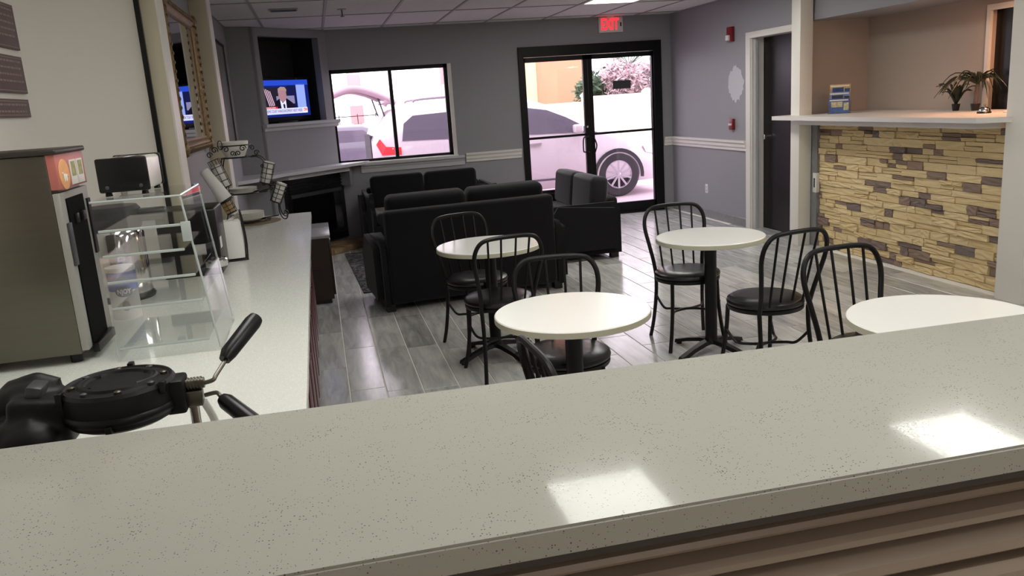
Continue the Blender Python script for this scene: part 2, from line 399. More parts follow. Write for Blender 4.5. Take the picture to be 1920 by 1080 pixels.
# corner chase with tv niche, 45 degrees
A0 = Vector((-.583, 9.673)); S = Vector((1, 1)).normalized(); N = Vector((1, -1)).normalized()
def dz(s, o, z=0): p = A0+S*s+N*o; return Vector((p.x, p.y, z))
dloc = thing  # local frame for diagonal things: x along S, y along -N
def dframe(name, label, cat, s, o, z=0):
    return thing(name, label, cat, dz(s, o, z), PI/4)
ch = bpy.data.objects.new('wall_corner_chase', None)
def dbox(mb, s0, s1, o0, o1, z0, z1):
    P = [dz(s0, o0), dz(s1, o0), dz(s1, o1), dz(s0, o1)]
    mb.prism([(p.x, p.y) for p in P], z0, z1); return mb
cm = MB()
cm.prism([(-.83, 9.673), (-.583, 9.673), (-.55, 9.706), (-.83, 9.8)], 0, ZC)
dbox(cm, 0, .112, -.08, 0, 0, ZC); dbox(cm, 1.034, 1.16, -.1, 0, 0, ZC)
dbox(cm, .112, 1.034, -.1, 0, 2.485, ZC); dbox(cm, .112, 1.034, -.1, 0, 0, 1.53)
bpy.data.objects.remove(ch)
cc = struct(cm.go('wall_corner_chase', 'paint'))
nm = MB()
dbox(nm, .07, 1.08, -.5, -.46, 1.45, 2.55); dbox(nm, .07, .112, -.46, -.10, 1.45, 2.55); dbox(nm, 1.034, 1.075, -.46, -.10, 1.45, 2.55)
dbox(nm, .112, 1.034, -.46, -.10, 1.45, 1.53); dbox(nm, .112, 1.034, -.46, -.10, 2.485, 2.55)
nm.go('niche_lining', mat('niche_dark_grey', (40, 38, 40), .7), cc)  # lining coloured darker than the chase walls
# trims: chair rail, sill, baseboards
rail_prof = [(0, 0), (.018, .004), (.018, .03), (.03, .045), (.03, .075), (.045, .095), (.045, .118), (0, .118)]
def rail(name, p0, p1, nrm, z, prof=rail_prof, m='white_trim'):
    p0, p1, nrm = Vector(p0), Vector(p1), Vector(nrm)
    b = MB(); A = []; B = []
    for d, h_ in prof:
        a = p0+nrm*d; c_ = p1+nrm*d
        A.append(b.b.verts.new((a.x, a.y, z+h_))); B.append(b.b.verts.new((c_.x, c_.y, z+h_)))
    b.b.faces.new(A); b.b.faces.new(B[::-1])
    for i in range(len(A)):
        j = (i+1) % len(A); b.b.faces.new((A[i], A[j], B[j], B[i]))
    return struct(b.go(name, m, None, 20))
rail('trim_4', (1.84, YF, 0), (2.58, YF, 0), (0, -1, 0), .868)
rail('trim_5', (4.58, YF, 0), (4.70, YF, 0), (0, -1, 0), .868)
rail('trim_6', (XR, YF-.0, 0), (XR, 8.49, 0), (-1, 0, 0), .868)
rail('trim_7', (.50, YF, 0), (1.82, YF, 0), (0, -1, 0), .84, [(0, 0), (.018, .004), (.02, .05), (.03, .07), (.03, .09), (.06, .095), (.06, .122), (0, .122)], 'sill')
bb = [(0, 0), (.012, 0), (.012, .095), (.006, .1), (0, .1)]
rail('baseboard_right', (XR, YF, 0), (XR, 8.49, 0), (-1, 0, 0), 0, bb, 'grey_top')
rail('baseboard_far', (1.0, YF, 0), (2.6, YF, 0), (0, -1, 0), 0, bb, 'grey_top')
# window
wn = struct(MB().box(WX0, WX1, YF+.06, YF+.11, WZ0, WZ0+.045).box(WX0, WX1, YF+.06, YF+.11, WZ1-.045, WZ1)
            .box(WX0, WX0+.04, YF+.06, YF+.11, WZ0, WZ1).box(WX1-.09, WX1-.045, YF+.06, YF+.11, WZ0, WZ1).go('window_1', 'black_frame'))
bx('mullion', 'black_frame', wn, .955, .998, YF+.05, YF+.115, WZ0+.03, WZ1-.03)
bx('pane', 'pane', wn, WX0+.03, .96, YF+.082, YF+.088, WZ0+.03, WZ1-.03)
bx('pane', 'pane', wn, .99, WX1-.08, YF+.082, YF+.088, WZ0+.03, WZ1-.03)
bx('reveal', 'white_trim', wn, WX1-.045, WX1-.001, YF+.001, YF+.16, WZ0, WZ1)
bx('window_sill', 'white_trim', wn, WX0, WX1, YF-.055, YF+.062, WZ0-.022, WZ0+.012)
# glass double door
d = struct(MB().box(DX0, DX1, YF-.03, YF+.10, 2.125, DZ1).box(DX0, DX0+.07, YF-.03, YF+.1, .03, 2.125).box(DX1-.11, DX1, YF-.03, YF+.1, .03, 2.125)
           .box(DX0, DX1, YF-.03, YF+.1, 0, .03).go('door_1', 'black_frame'))
def leaf(x0, x1, name):
    o = MB().box(x0, x0+.06, YF, YF+.05, .03, 2.12).box(x1-.06, x1, YF, YF+.05, .03, 2.12).box(x0, x1, YF, YF+.05, 2.06, 2.12).box(x0, x1, YF, YF+.05, .03, .15).go(name, 'black_frame', d)
    bx('crossbar', 'black_frame', o, x0+.05, x1-.05, YF-.015, YF+.03, 1.085, 1.115)
    bx('pane', 'pane', o, x0+.055, x1-.055, YF+.022, YF+.028, .14, 2.07)
    return o
l1 = leaf(DX0+.03, 3.535, 'door_leaf'); l2 = leaf(3.54, DX1-.07, 'door_leaf')
MB().tube(smooth([(3.49, YF, 1.09), (3.49, YF-.06, 1.07), (3.42, YF-.07, 1.06), (3.41, YF-.07, .9), (3.43, YF-.07, .875), (3.49, YF-.06, .87), (3.5, YF, .87)], 4), .009).go('door_handle', 'black_metal', l1)
MB().tube(smooth([(3.58, YF, 1.05), (3.58, YF-.05, 1.03), (3.60, YF-.06, .95), (3.58, YF-.05, .87), (3.58, YF, .85)], 4), .009).go('door_handle', 'black_metal', l2)
MB().lathe([(0, 0), (.014, 0), (.014, .01), (0, .01)], 12, (3.50, YF, 1.2), Matrix.Rotation(PI/2, 3, 'X')).go('lock', 'chrome', l1)
bx('glass_sticker', 'dark_grey', l2, 3.885, 4.135, YF+.016, YF+.021, 1.66, 1.765)
# side door with white casing
cz = 2.09
dd = struct(MB().box(XR-.004, XR+.14, 8.38, 8.41, 0, cz).box(XR-.004, XR+.14, 7.38, 7.41, 0, cz).box(XR-.004, XR+.14, 7.38, 8.41, cz, cz+.02)
            .box(XR-.02, XR, 7.38, 8.49, cz, cz+.065, bev=.004).box(XR-.019, XR, 8.395, 8.489, 0, cz+.001).go('door_2', 'white_trim'))
bx('door_stop', 'sill', dd, XR+.03, XR+.06, 8.362, 8.385, 0, cz)
sl = bx('door_leaf', 'door_dark', dd, XR+.145, XR+.19, 7.41, 8.40, .008, cz+.01)
MB().lathe([(0, 0), (.022, .0), (.022, .03), (.03, .04), (.028, .06), (0, .065)], 16, (XR+.146, 8.28, 1.03), Matrix.Rotation(-PI/2, 3, 'Y')).go('door_knob', 'chrome', sl)
# posts of the reception opening
p1 = struct(MB().box(4.56, 4.695, 7.22, 7.37, 0, ZC, bev=.003).go('trim_8', 'cream_post'))
p2 = struct(MB().box(4.585, 4.84, 4.54, 4.765, 0, ZC, bev=.004).go('trim_9', 'cream_post'))
struct(bx('dark_strip0', 'grey_top', None, 4.70, 4.76, 7.13, 7.30, 0, 1.19))
# reception doorway in back wall; black slab stands in for the dark opening
d3 = struct(MB().box(5.345, 5.37, 5.775, 5.815, 0, 2.055).box(5.345, 5.37, 4.92, 4.96, 0, 2.055).box(5.345, 5.37, 4.92, 5.815, 2.055, 2.10).go('door_3', 'white_trim'))
bx('door_leaf', 'black', d3, 5.42, 5.46, 4.95, 5.79, 0, 2.06)
# ledge-stone front: each stone a part
sw = struct(bx('wall_stone', 'mortar', None, 4.75, 4.87, 4.80, 7.14, 0, 1.20))
rng = random.Random(3)
zrow = 0.0; ns = 0
var = []
for i in range(6):
    o = MB().box(-.5, .5, -.5, .5, -.5, .5).b
    bmesh.ops.subdivide_edges(o, edges=o.edges[:], cuts=2, use_grid_fill=True)
    for v in o.verts:
        if v.co.x < -.4: v.co.x += rng.uniform(-.25, .2)
        v.co.y += rng.uniform(-.006, .006); v.co.z += rng.uniform(-.05, .02)
    for dk in (0, 1):
        me = bpy.data.meshes.new('stone'); o.to_mesh(me); me.materials.append(M['stone_dark' if dk else 'stone']); var.append(me)
    o.free()
while zrow < 1.17:
    hgt = rng.choice([.042, .05, .058, .07]); y = 4.80
    hgt = min(hgt, 1.19-zrow)
    while y < 7.125:
        L_ = rng.choice([.1, .14, .18, .2, .26, .3]); L_ = min(L_, 7.13-y)
        if 7.13-(y+L_) < .05: L_ = 7.13-y
        parts = [(zrow, hgt)]
        if hgt >= .058 and rng.random() < .3: parts = [(zrow, hgt*.5), (zrow+hgt*.5, hgt*.5)]
        for zz, hh in parts:
            dk = 1 if rng.random() < (.34 if L_ < .22 else .10) else 0
            o = bpy.data.objects.new('stone', var[rng.randrange(6)*2+dk]); C.objects.link(o); o.parent = sw
            prj = rng.uniform(.012, .034)
            o.scale = (prj, L_-.005, hh-.005); o.location = (4.75-prj/2+.003, y+L_/2, zz+hh/2); ns += 1
        y += L_
    zrow += hgt
print('stones', ns)
# ------------------------------------------------------------------ reception counter and things on it
rc = thing('reception_counter', 'white reception counter top above the tan stone front', 'counter', (4.75, 6, 0))
poly = [(4.43, 7.50), (4.43, 4.86), (4.60, 4.70), (4.74, 4.86), (5.34, 4.86), (5.34, 7.28), (4.71, 7.28), (4.71, 7.50)]
rc2 = [(p[0]-4.75, p[1]-6) for p in poly]
MB().prism(rc2, 1.243, 1.28).go('counter_top', 'white_trim', rc)
poly2 = [(-.22, 1.2), (-.22, -1.05), (-.12, -1.14), (.02, -1.14), (.42, -1.14), (.42, 1.2)]
MB().prism(poly2, 1.195, 1.243).go('under_panel', 'white_trim', rc)
# brochure holder
t = thing('brochure_holder', 'small rack of blue travel brochures at the left end of the reception counter', 'brochure holder', (4.86, 7.02, 1.28), -.75)
RX = Matrix.Rotation(math.radians(-12), 4, 'X')
MB().box(-.10, .10, -.05, -.046, .0, .09).box(-.10, .10, -.05, .045, 0, .004).box(-.1, -.096, -.05, .045, 0, .12).box(.096, .1, -.05, .045, 0, .12).box(-.1, .1, .041, .045, 0, .26).go('holder', 'acrylic', t)
broc = [((74, 100, 160), (200, 190, 150)), ((120, 140, 175), (60, 60, 70)), ((196, 170, 110), (50, 70, 120))]
for i, (a, c2) in enumerate(broc):
    m1 = mat('brochure_print', a, .4, noise=.6, scale=25); m2 = mat('brochure_photo', c2, .4, noise=.8, scale=40)
    y = -.035+.025*i; h_ = [.14, .2, .27][i]
    b = MB().box(-.092, .092, y, y+.006, .005, h_).go('brochure', m1, t)
    bx('picture', m2, b, -.07, .03, y-.0012, y-.0002, h_-.08, h_-.03); bx('picture', m2, b, .04, .085, y-.0012, y-.0002, h_-.11, h_-.04)
    bx('title_band', 'white_plastic', b, -.085, .08, y-.0012, y-.0002, h_-.022, h_-.010)
# service bell
t = thing('service_bell', 'chrome service bell near the right end of the reception counter', 'bell', (4.90, 5.30, 1.28))
MB().lathe([(0, 0), (.048, 0), (.05, .008), (.044, .014), (0, .014)], 28).go('base', 'black_plastic', t)
MB().lathe([(.042, .014), (.041, .024), (.034, .036), (.02, .045), (.006, .048), (.006, .056), (.009, .058), (.006, .064), (0, .065)], 28).go('dome', 'chrome', t)
# pen on a stand
t = thing('pen', 'slim white pen standing in a holder right of the service bell', 'pen', (4.93, 5.12, 1.28))
MB().lathe([(0, 0), (.025, 0), (.022, .012), (.006, .02), (0, .02)], 16).go('base', 'white_plastic', t)
MB().tube([(0, 0, .015), (.03, -.02, .17)], [.004, .005], 8).go('barrel', 'white_plastic', t)
# plants
def strap_plant(name, label, loc, n, ln, ht, droop, seed, wd=.018, potr=.07, trunk=0.):
    r = random.Random(seed); t = thing(name, label, 'plant', loc)
    MB().lathe([(0, 0), (potr*.75, 0), (potr, .05), (potr*1.05, .055), (potr*.9, .055), (potr*.85, .045), (0, .045)], 24).go('pot', 'pot', t)
    if trunk: MB().tube([(0, 0, .04), (.01, 0, .05+trunk)], [.018, .012], 8).go('stem', 'bark', t)
    for i in range(n):
        a = 2*PI*i/n+r.uniform(-.3, .3); L_ = ln*r.uniform(.7, 1.1); H = ht*r.uniform(.6, 1.1); b = MB(); prev = None
        for k in range(8):
            u = k/7; rad = L_*u; z = .04+trunk+H*math.sin(min(1, u*1.25)*PI/2)-droop*u**2.4*L_
            c = Vector((min(math.cos(a)*rad, 5.335-loc[0]), math.sin(a)*rad, z)); s_ = Vector((-math.sin(a), math.cos(a), 0))*wd*(1-u**2)*(.5+min(1, u*3)*.5)
            row = [b.b.verts.new(c-s_+Vector((0, 0, .004))), b.b.verts.new(c-Vector((0, 0, .003))), b.b.verts.new(c+s_+Vector((0, 0, .004)))]
            if prev:
                for q in (0, 1): b.b.faces.new((prev[q], prev[q+1], row[q+1], row[q]))
            prev = row
        b.go('leaf', 'leaf', t, 60, recalc=False)
strap_plant('potted_plant', 'arching strap-leaved plant beside the dark doorway', (5.20, 5.72, 1.28), 40, .30, .15, .62, 4, .012, .035, .17)
strap_plant('potted_plant', 'low spiky dark plant left of the arching one', (5.20, 5.93, 1.28), 19, .16, .20, .1, 9, .016, .032)
# ------------------------------------------------------------------ wall devices
t = thing('exit_sign', 'lit red EXIT sign above the glass doors', 'exit sign', (3.87, YF-.035, 2.478))
bx('housing', 'white_plastic', t, -.165, .165, 0, .03, -.10, .092, bev=.006)
bx('mount', 'white_plastic', t, -.05, .05, 0, .03, .09, .098)
lettering('EXIT', .2, 'exit_red', t, (-.015, -.003, -.004), (PI/2, 0, 0), .002, .004, .24)
MB().box(.125, .145, -.003, 0, -.03, .02).go('arrow_mark', 'dark_grey', t)
t = thing('fire_strobe', 'red and white fire alarm strobe high on the right wall', 'fire alarm', (XR, 8.82, 2.165))
bx('body', 'red', t, -.045, 0, -.055, .055, -.075, .085, bev=.006); bx('lens', 'white_plastic', t, -.075, -.044, -.03, .03, -.062, -.005, bev=.008)
t = thing('pull_station', 'small red fire alarm pull station above the chair rail', 'fire alarm', (XR, 8.81, 1.165))
bx('body', 'red', t, -.035, 0, -.045, .045, -.06, .065, bev=.005); bx('pull_handle', 'white_plastic', t, -.05, -.034, -.03, .03, -.01, .012, bev=.003)
t = thing('wall_outlet', 'white electrical outlet low on the right wall', 'outlet', (XR, 9.5, .36))
bx('plate', 'white_plastic', t, -.006, 0, -.035, .035, -.055, .055, bev=.002); bx('socket', 'sill', t, -.009, -.005, -.016, .016, .008, .036); bx('socket', 'sill', t, -.009, -.005, -.016, .016, -.036, -.008)
t = thing('door_fixture', 'small metal box at the left end of the stone front', 'outlet', (4.70, 7.20, .62))
tag(t, 'white switch box on the side of the post beside the stone front', 'outlet')
bx('plate', 'white_plastic', t, -.008, .03, -.075, -.015, -.09, .10, bev=.003); bx('slot', 'dark_grey', t, -.011, -.007, -.055, -.035, -.04, .05)
# plaster patch on the right wall
pp = []
r = random.Random(5)
for i in range(40):
    a = 2*PI*i/40; k = 1+r.uniform(-.12, .1)
    pp.append((8.735+.175*k*math.cos(a)*(.85+.15*abs(math.cos(a))), 1.62+.195*k*math.sin(a)))
o = MB().prism(pp, XR-.003, XR, 'x').go('plaster_patch', 'patch'); struct(o); o.name = 'dark_strip1'
# ceiling devices
t = thing('ceiling_vent', 'small grey air vent in the ceiling near the television corner', 'vent', (-.16, 8.27, ZC))
bx('frame', 'cgrid', t, -.13, .13, -.07, .07, -.01, .003, bev=.003)
for k in range(5): bx('slat', 'dark_grey', t, -.115, .115, -.055+.025*k, -.042+.025*k, -.014, -.008)
t = thing('sprinkler', 'fire sprinkler head hanging from the ceiling right of the vent', 'sprinkler', (.38, 8.45, ZC))
MB().lathe([(0, -.004), (.045, -.004), (.045, .004), (0, .004)], 20).go('escutcheon', 'cgrid', t)
MB().lathe([(0, -.07), (.022, -.07), (.022, -.066), (.006, -.06), (.006, 0), (0, 0)], 14).go('nozzle', 'dark_grey', t)
# ------------------------------------------------------------------ television and its shelf
t = dframe('television', 'television showing the news in the corner niche', 'television', .52, -.14, 1.545)
W2, H2 = .455, .50
bx('bezel', 'black_plastic', t, -W2, W2, 0, .05, 0, H2, bev=.008)
bx('stand', 'black_plastic', t, -.15, .15, -.03, .08, -.015, .0, bev=.003)
def em(nm, c, s=.62): return emis(nm, c, s)
def scr(mb_or_rect, m, name, y):
    x0, x1, z0, z1 = mb_or_rect
    return bx(name, m, t_s, x0, x1, y-.0004, y, z0, z1)
scn = bx('screen', em('screen_navy', (20, 34, 110)), t, -.395, .395, -.004, .0, .055, .47)
t_s = scn
scr((-.395, .395, .41, .47), em('screen_blue', (38, 70, 190)), 'banner', -.0045)
scr((-.36, -.30, .16, .38), em('screen_sky', (150, 190, 250)), 'backdrop', -.0045)
scr((.20, .34, .15, .42), em('screen_pale', (140, 160, 225)), 'backdrop', -.0045)
scr((.06, .2, .15, .41), em('screen_darkblue', (22, 26, 70)), 'backdrop', -.0050)
scr((-.30, .06, .16, .39), em('screen_shadow', (36, 32, 46)), 'backdrop', -.0050)
scr((-.12, .16, .20, .29), em('screen_grey', (128, 124, 160)), 'backdrop', -.0052)
for k in range(4):
    MB().prism([(-.30+.028*k, .385-.012*k), (-.288+.028*k, .385-.012*k), (-.225+.025*k, .18), (-.238+.025*k, .18)], -.0060, -.0056, 'y').go('flag_stripe', em('screen_stripe', (205, 170, 190)), scn)
suit = [(-.17, .15), (-.14, .23), (-.06, .27), (.04, .26), (.12, .21), (.17, .15)]
MB().prism(suit, -.0064, -.006, 'y').go('suit', em('screen_suit', (22, 18, 34)), scn)
MB().prism([(-.06, .15), (-.07, .25), (-.03, .21), (.02, .25), (.02, .15)], -.0068, -.0064, 'y').go('shirt', em('screen_white', (215, 215, 245)), scn)
MB().prism([(-.025, .15), (-.03, .19), (-.015, .205), (.0, .19), (.0, .15)], -.0072, -.0068, 'y').go('tie', em('screen_tie', (20, 30, 70)), scn)
MB().prism([(-.025+.062*math.cos(a)*1.0, .30+.078*math.sin(a)) for a in [2*PI*i/20 for i in range(20)]], -.0076, -.0072, 'y').go('face', em('screen_face', (160, 120, 130)), scn)
MB().prism([(-.09, .32), (-.085, .375), (-.04, .395), (.02, .39), (.045, .36), (.035, .33), (.01, .355), (-.05, .355), (-.08, .33)], -.0080, -.0076, 'y').go('hair', em('screen_hair', (160, 132, 128)), scn)
scr((-.345, -.12, .150, .172), em('screen_red', (200, 40, 50)), 'caption', -.0084)
scr((-.345, .345, .085, .150), em('screen_caption', (205, 205, 240)), 'caption', -.0084)
scr((.275, .345, .095, .150), em('screen_logo_white', (240, 235, 245)), 'caption', -.0090)
blk = em('screen_text_dark', (30, 30, 80)); wht = em('screen_text_white', (235, 235, 245))
lettering('SUPREME COURT ANNOUNCEMENT NEXT WEEK', .045, blk, scn, (-.04, -.0093, .118), (PI/2, 0, 0), .0002, 0, .60)
lettering('CNN', .05, em('screen_logo_red', (215, 30, 40)), scn, (.31, -.0098, .123), (PI/2, 0, 0), .0002, .002, .058)
lettering('BREAKING NEWS', .02, wht, scn, (-.23, -.0093, .161), (PI/2, 0, 0), .0002)
# corner shelf under the tv
t = dframe('television_shelf', 'grey moulded ledge under the television niche', 'shelf', .58, 0, 1.44)
MB().prism([(0, 0), (-.03, .012), (-.035, .04), (-.07, .055), (-.07, .085), (0, .085)], -.56, .62, 'x').go('ledge', 'sill', t)
# ------------------------------------------------------------------ fireplace
t = dframe('fireplace', 'black corner fireplace insert under the grey mantel', 'fireplace', .70, .0, .08)
fx0, fx1 = -.5, .44
MB().box(fx0, fx1, -.05, .0, .0, .80).go('surround', 'firebox', t)
for k in range(4): bx('louver', 'black', t, fx0+.03, fx1-.03, -.068, -.05, .64+.036*k, .655+.036*k)
for k in range(2): bx('louver', 'black', t, fx0+.03, fx1-.03, -.068, -.05, .03+.036*k, .045+.036*k)
bx('glass_door', 'fireglass', t, fx0+.08, fx1-.08, -.062, -.05, .13, .58)
bx('trim_bar', 'dark_grey', t, fx0+.05, fx1-.05, -.066, -.05, .585, .625)
t = thing('mantel_shelf', 'light grey mantel shelf running across the corner fireplace', 'mantel', (0, 0, 0))
mp_ = [(-.83, 9.66), (-.83, 8.75), (-.66, 8.93), dz(-.05, .30), dz(1.235, .30), (.61, YF-.005), (.25, YF-.005), dz(1.14, .005), dz(.0, .005)]
mp_ = [(p[0], p[1]) for p in mp_]
MB().prism(mp_, .955, .99).go('shelf_board', 'sill', t)
cp = [dz(.1, .22), dz(1.10, .22), dz(1.155, .01), dz(.0, .01)]
MB().prism([(p.x, p.y) for p in cp], .90, .955).go('cornice', 'sill', t)
MB().prism([(dz(1.1, .21).x, dz(1.1, .21).y), (dz(1.2, .16).x, dz(1.2, .16).y), (dz(1.2, .02).x, dz(1.2, .02).y-.0), (dz(1.1, .02).x, dz(1.1, .02).y)], .72, .955).go('bracket', 'paint', t)
t = thing('hearth', 'raised tan tiled hearth in front of the corner fireplace', 'hearth', dz(.6, 0), PI/4)
bx('base', 'mortar', t, -.62, .60, -.50, -.07, 0, .055)
for i in range(6):
    for j in range(2):
        bx('tile', 'hearth_tile', t, -.62+.2033*i+.003, -.62+.2033*(i+1)-.003, -.50+.2*j+.003-.004, -.50+.2*(j+1)-.003, .055, .067, bev=.002)
for i in range(6): bx('tile', 'hearth_tile', t, -.62+.2033*i+.003, -.62+.2033*(i+1)-.003, -.512, -.50, .003, .06, bev=.002)
# ------------------------------------------------------------------ low brown cabinet
t = thing('low_cabinet', 'low dark brown cabinet with grey top past the end of the white counter', 'cabinet', (-.33, 7.5, 0))
bx('body', 'darkwood', t, -.36, .325, -.41, .40, .04, .575); bx('plinth', 'black', t, -.34, .30, -.38, .38, 0, .04)
bx('counter_top', 'grey_top', t, -.38, .345, -.43, .42, .575, .60, bev=.004)
bx('door', 'darkwood', t, .325, .343, -.38, -.01, .07, .55, bev=.003); bx('door', 'darkwood', t, .325, .343, .01, .38, .07, .55, bev=.003)
bx('side_rail', 'darkwood', t, -.33, .30, -.416, -.41, .29, .32)
# ------------------------------------------------------------------ left counter and base cabinets
t = thing('buffet_worktop', 'long glossy white quartz worktop along the left wall', 'worktop', (-.1, 4, 0))
MB().prism([(-1.05, -2.5), (0, -2.5), (0, 2.12), (-.73, 2.12), (-.73, .78), (-.60, .78), (-.60, .56), (-.695, .55), (-.74, .42), (-.88, .2), (-1.0, 0), (-1.045, -.1)], .885, .92).go('slab', 'quartz_white', t)
bx('backsplash', 'quartz_white', t, -.73, -.70, 1.15, 2.1, .92, .96)
cabs = [1.55, 2.30, 3.05, 3.80, 4.55, 5.30]
for i, y in enumerate(cabs):
    xb = -1.1 if y+.75 < 4.6 else -.82
    if y+.75 > 4.5 and y < 4.6: xb = -.69
    if 3.0 < y < 3.1: xb = -.92
    where = ['under the near end of the white worktop, beside the bar', 'second from the bar under the white worktop', 'third from the bar under the white worktop', 'fourth from the bar under the white worktop', 'next to last before the far end of the white worktop', 'at the far end of the white worktop by the low brown cabinet'][i]
    t = thing('base_cabinet', 'red-brown base cabinet '+where, 'cabinet', (0, y, 0), group='base cabinets under the white worktop')
    bx('body', 'white_trim' if i == 5 else 'mahogany', t, xb, -.165, .003, .747, .09, .884); bx('plinth', 'black', t, xb, -.22, .003, .747, 0, .09)
    for k in (0, 1):
        y0 = .012+.366*k
        dr = bx('door', 'mahogany', t, -.165, -.147, y0, y0+.357, .10, .70, bev=.003)
        bx('raised_panel', 'mahogany', dr, -.148, -.140, y0+.05, y0+.307, .15, .65, bev=.004)
        MB().lathe([(0, 0), (.012, .004), (.012, .016), (0, .02)], 10, (-.147, y0+(.32 if k == 0 else .04), .62), Matrix.Rotation(PI/2, 3, 'Y')).go('knob', 'chrome', dr)
        bx('drawer', 'mahogany', t, -.165, -.147, y0, y0+.357, .715, .87, bev=.003)
# ------------------------------------------------------------------ bar in the foreground
ang = math.radians(-2.1)
t = thing('breakfast_bar', 'speckled grey-beige quartz bar across the foreground', 'bar counter', (0, 0, 0))
def barpoly(o0, o1, xa=-1.14, xb=3.6):
    # back edge y = 1.545-.0388 x ; front edge y = .945-.016 x
    f = lambda x, o, s: (x, (1.535-.034*x+o) if s else (.945-.016*x+o))
    return [f(xa, o0, 0), f(xb, o0, 0), f(xb, o1, 1), f(xa, o1, 1)]
b = MB().prism(barpoly(0, 0), 1.030, 1.07)
bmesh.ops.bevel(b.b, geom=[e for e in b.b.edges if abs(e.verts[0].co.z-1.07) < .001 and abs(e.verts[1].co.z-1.07) < .001], offset=.004, segments=2, affect='EDGES')
b.go('bar_top', 'quartz', t)
MB().prism(barpoly(.012, -.03), 1.012, 1.030).go('sub_top', 'bar_dark', t)
MB().prism(barpoly(.06, -.10), 0, 1.012).go('bar_wall', 'bar_wood', t)
def bar_mold(prof, name, m='bar_wood'):
    b = MB(); A = []; B = []
    for d_, z in prof:
        A.append(b.b.verts.new((-1.14, .945+.016*1.14+.06-d_, z))); B.append(b.b.verts.new((3.6, .945-.016*3.6+.06-d_, z)))
    b.b.faces.new(A); b.b.faces.new(B[::-1])
    for i in range(len(A)):
        j = (i+1) % len(A); b.b.faces.new((A[i], A[j], B[j], B[i]))
    b.go(name, m, t, 25)
bar_mold([(0, .985), (.014, .983), (.018, .975), (.014, .969), (0, .967)], 'molding')
bar_mold([(0, .962), (.026, .956), (.034, .948), (.034, .938), (.024, .933), (0, .930)], 'molding')
bar_mold([(0, .926), (.03, .922), (.052, .912), (.056, .898), (.045, .888), (0, .884)], 'molding')
bar_mold([(0, .88), (.052, .878), (.066, .866), (.066, .852), (.05, .842), (0, .84)], 'molding')
bar_mold([(0, .836), (.05, .834), (.058, .80), (.05, .76), (0, .76)], 'molding')
# ------------------------------------------------------------------ left wall: mirror, picture, posters
t = thing('wall_mirror', 'gilt framed mirror reflecting the television', 'mirror', (-.83, 6.03, 1.89))
L2, Hh = .68, .48
bx('backing', 'darkwood', t, 0, .02, -L2+.03, L2-.03, -Hh+.03, Hh-.03)
bx('glass', 'mirror', t, .02, .026, -L2+.09, L2-.09, -Hh+.09, Hh-.09)
fr = MB(); pf = [(0, 0), (.045, .01), (.06, .035), (.05, .06), (.03, .085), (.03, .10), (0, .10)]
def frame_loop(mb, prof, a, b_):
    rings = []
    for d_, inset in prof:
        rings.append([mb.b.verts.new((d_, sy*(a-inset), sz*(b_-inset))) for sy, sz in ((-1, -1), (1, -1), (1, 1), (-1, 1))])
    for R1, R2 in zip(rings, rings[1:]+rings[:1]):
        for k in range(4): mb.b.faces.new((R1[k], R1[(k+1) % 4], R2[(k+1) % 4], R2[k]))
frame_loop(fr, pf, L2, Hh); fr.go('frame', 'gold', t)
orn = MB(); r = random.Random(2)
for k in range(26):
    u = -L2+2*L2*(k+.5)/26
    for sz in (-1, 1): orn.lathe([(0, 0), (.014, .004), (.012, .012), (0, .016)], 8, (.05, u, sz*(Hh-.04)), Matrix.Rotation(PI/2, 3, 'Y'))
for k in range(18):
    u = -Hh+2*Hh*(k+.5)/18
    for sy in (-1, 1): orn.lathe([(0, 0), (.014, .004), (.012, .012), (0, .016)], 8, (.05, sy*(L2-.04), u), Matrix.Rotation(PI/2, 3, 'Y'))
orn.go('carved_beads', 'gold', t)['kind'] = 'stuff'
for sy in (-1, 1):
    for sz in (-1, 1): MB().lathe([(0, 0), (.05, .005), (.04, .025), (0, .04)], 10, (.035, sy*(L2-.04), sz*(Hh-.04)), Matrix.Rotation(PI/2, 3, 'Y')).go('corner_rosette', 'gold', t)
t = thing('framed_picture', 'thin black framed picture on the left wall before the television corner', 'picture', (-.83, 8.45, 1.80))
frame_loop2 = MB(); frame_loop(frame_loop2, [(0, 0), (.025, 0), (.025, .02), (.012, .025), (0, .025)], .62, .55); frame_loop2.go('frame', 'black_plastic', t)
bx('print', mat('grey_print', (120, 118, 116), .25, noise=.1, scale=3), t, .002, .012, -.60, .60, -.53, .53)
for i, (z0, z1, y1, lab) in enumerate(((1.949, 2.126, 3.86, 'topmost plum wall plaque at the left edge'), (1.776, 1.922, 3.85, 'middle plum wall plaque at the left edge'), (1.681, 1.752, 3.835, 'lowest and shortest plum wall plaque at the left edge'))):
    t = thing('wall_plaque', lab, 'sign', (-1.15, y1, (z0+z1)/2), group='plum plaques on the left wall')
    hh = (z1-z0)/2; Lp = .42
    bx('board', 'poster', t, 0, .012, -Lp, 0, -hh, hh, bev=.002)
    for s_ in (-1, 1): bx('border', 'poster_ink', t, .012, .0128, -Lp+.01, -.008, s_*(hh-.009)-.0015, s_*(hh-.009)+.0015)
    rr = random.Random(i); nl = max(2, int(hh*2/.026)-1)
    for k in range(nl):
        z = hh-.022-.026*k
        if z < -hh+.016: break
        x = -Lp+.03
        while x < -.04:
            ww = rr.uniform(.012, .04); bx('print_line', 'poster_ink', t, .012, .0126, x, min(x+ww, -.025), z-.0035, z+.0035); x += ww+.008
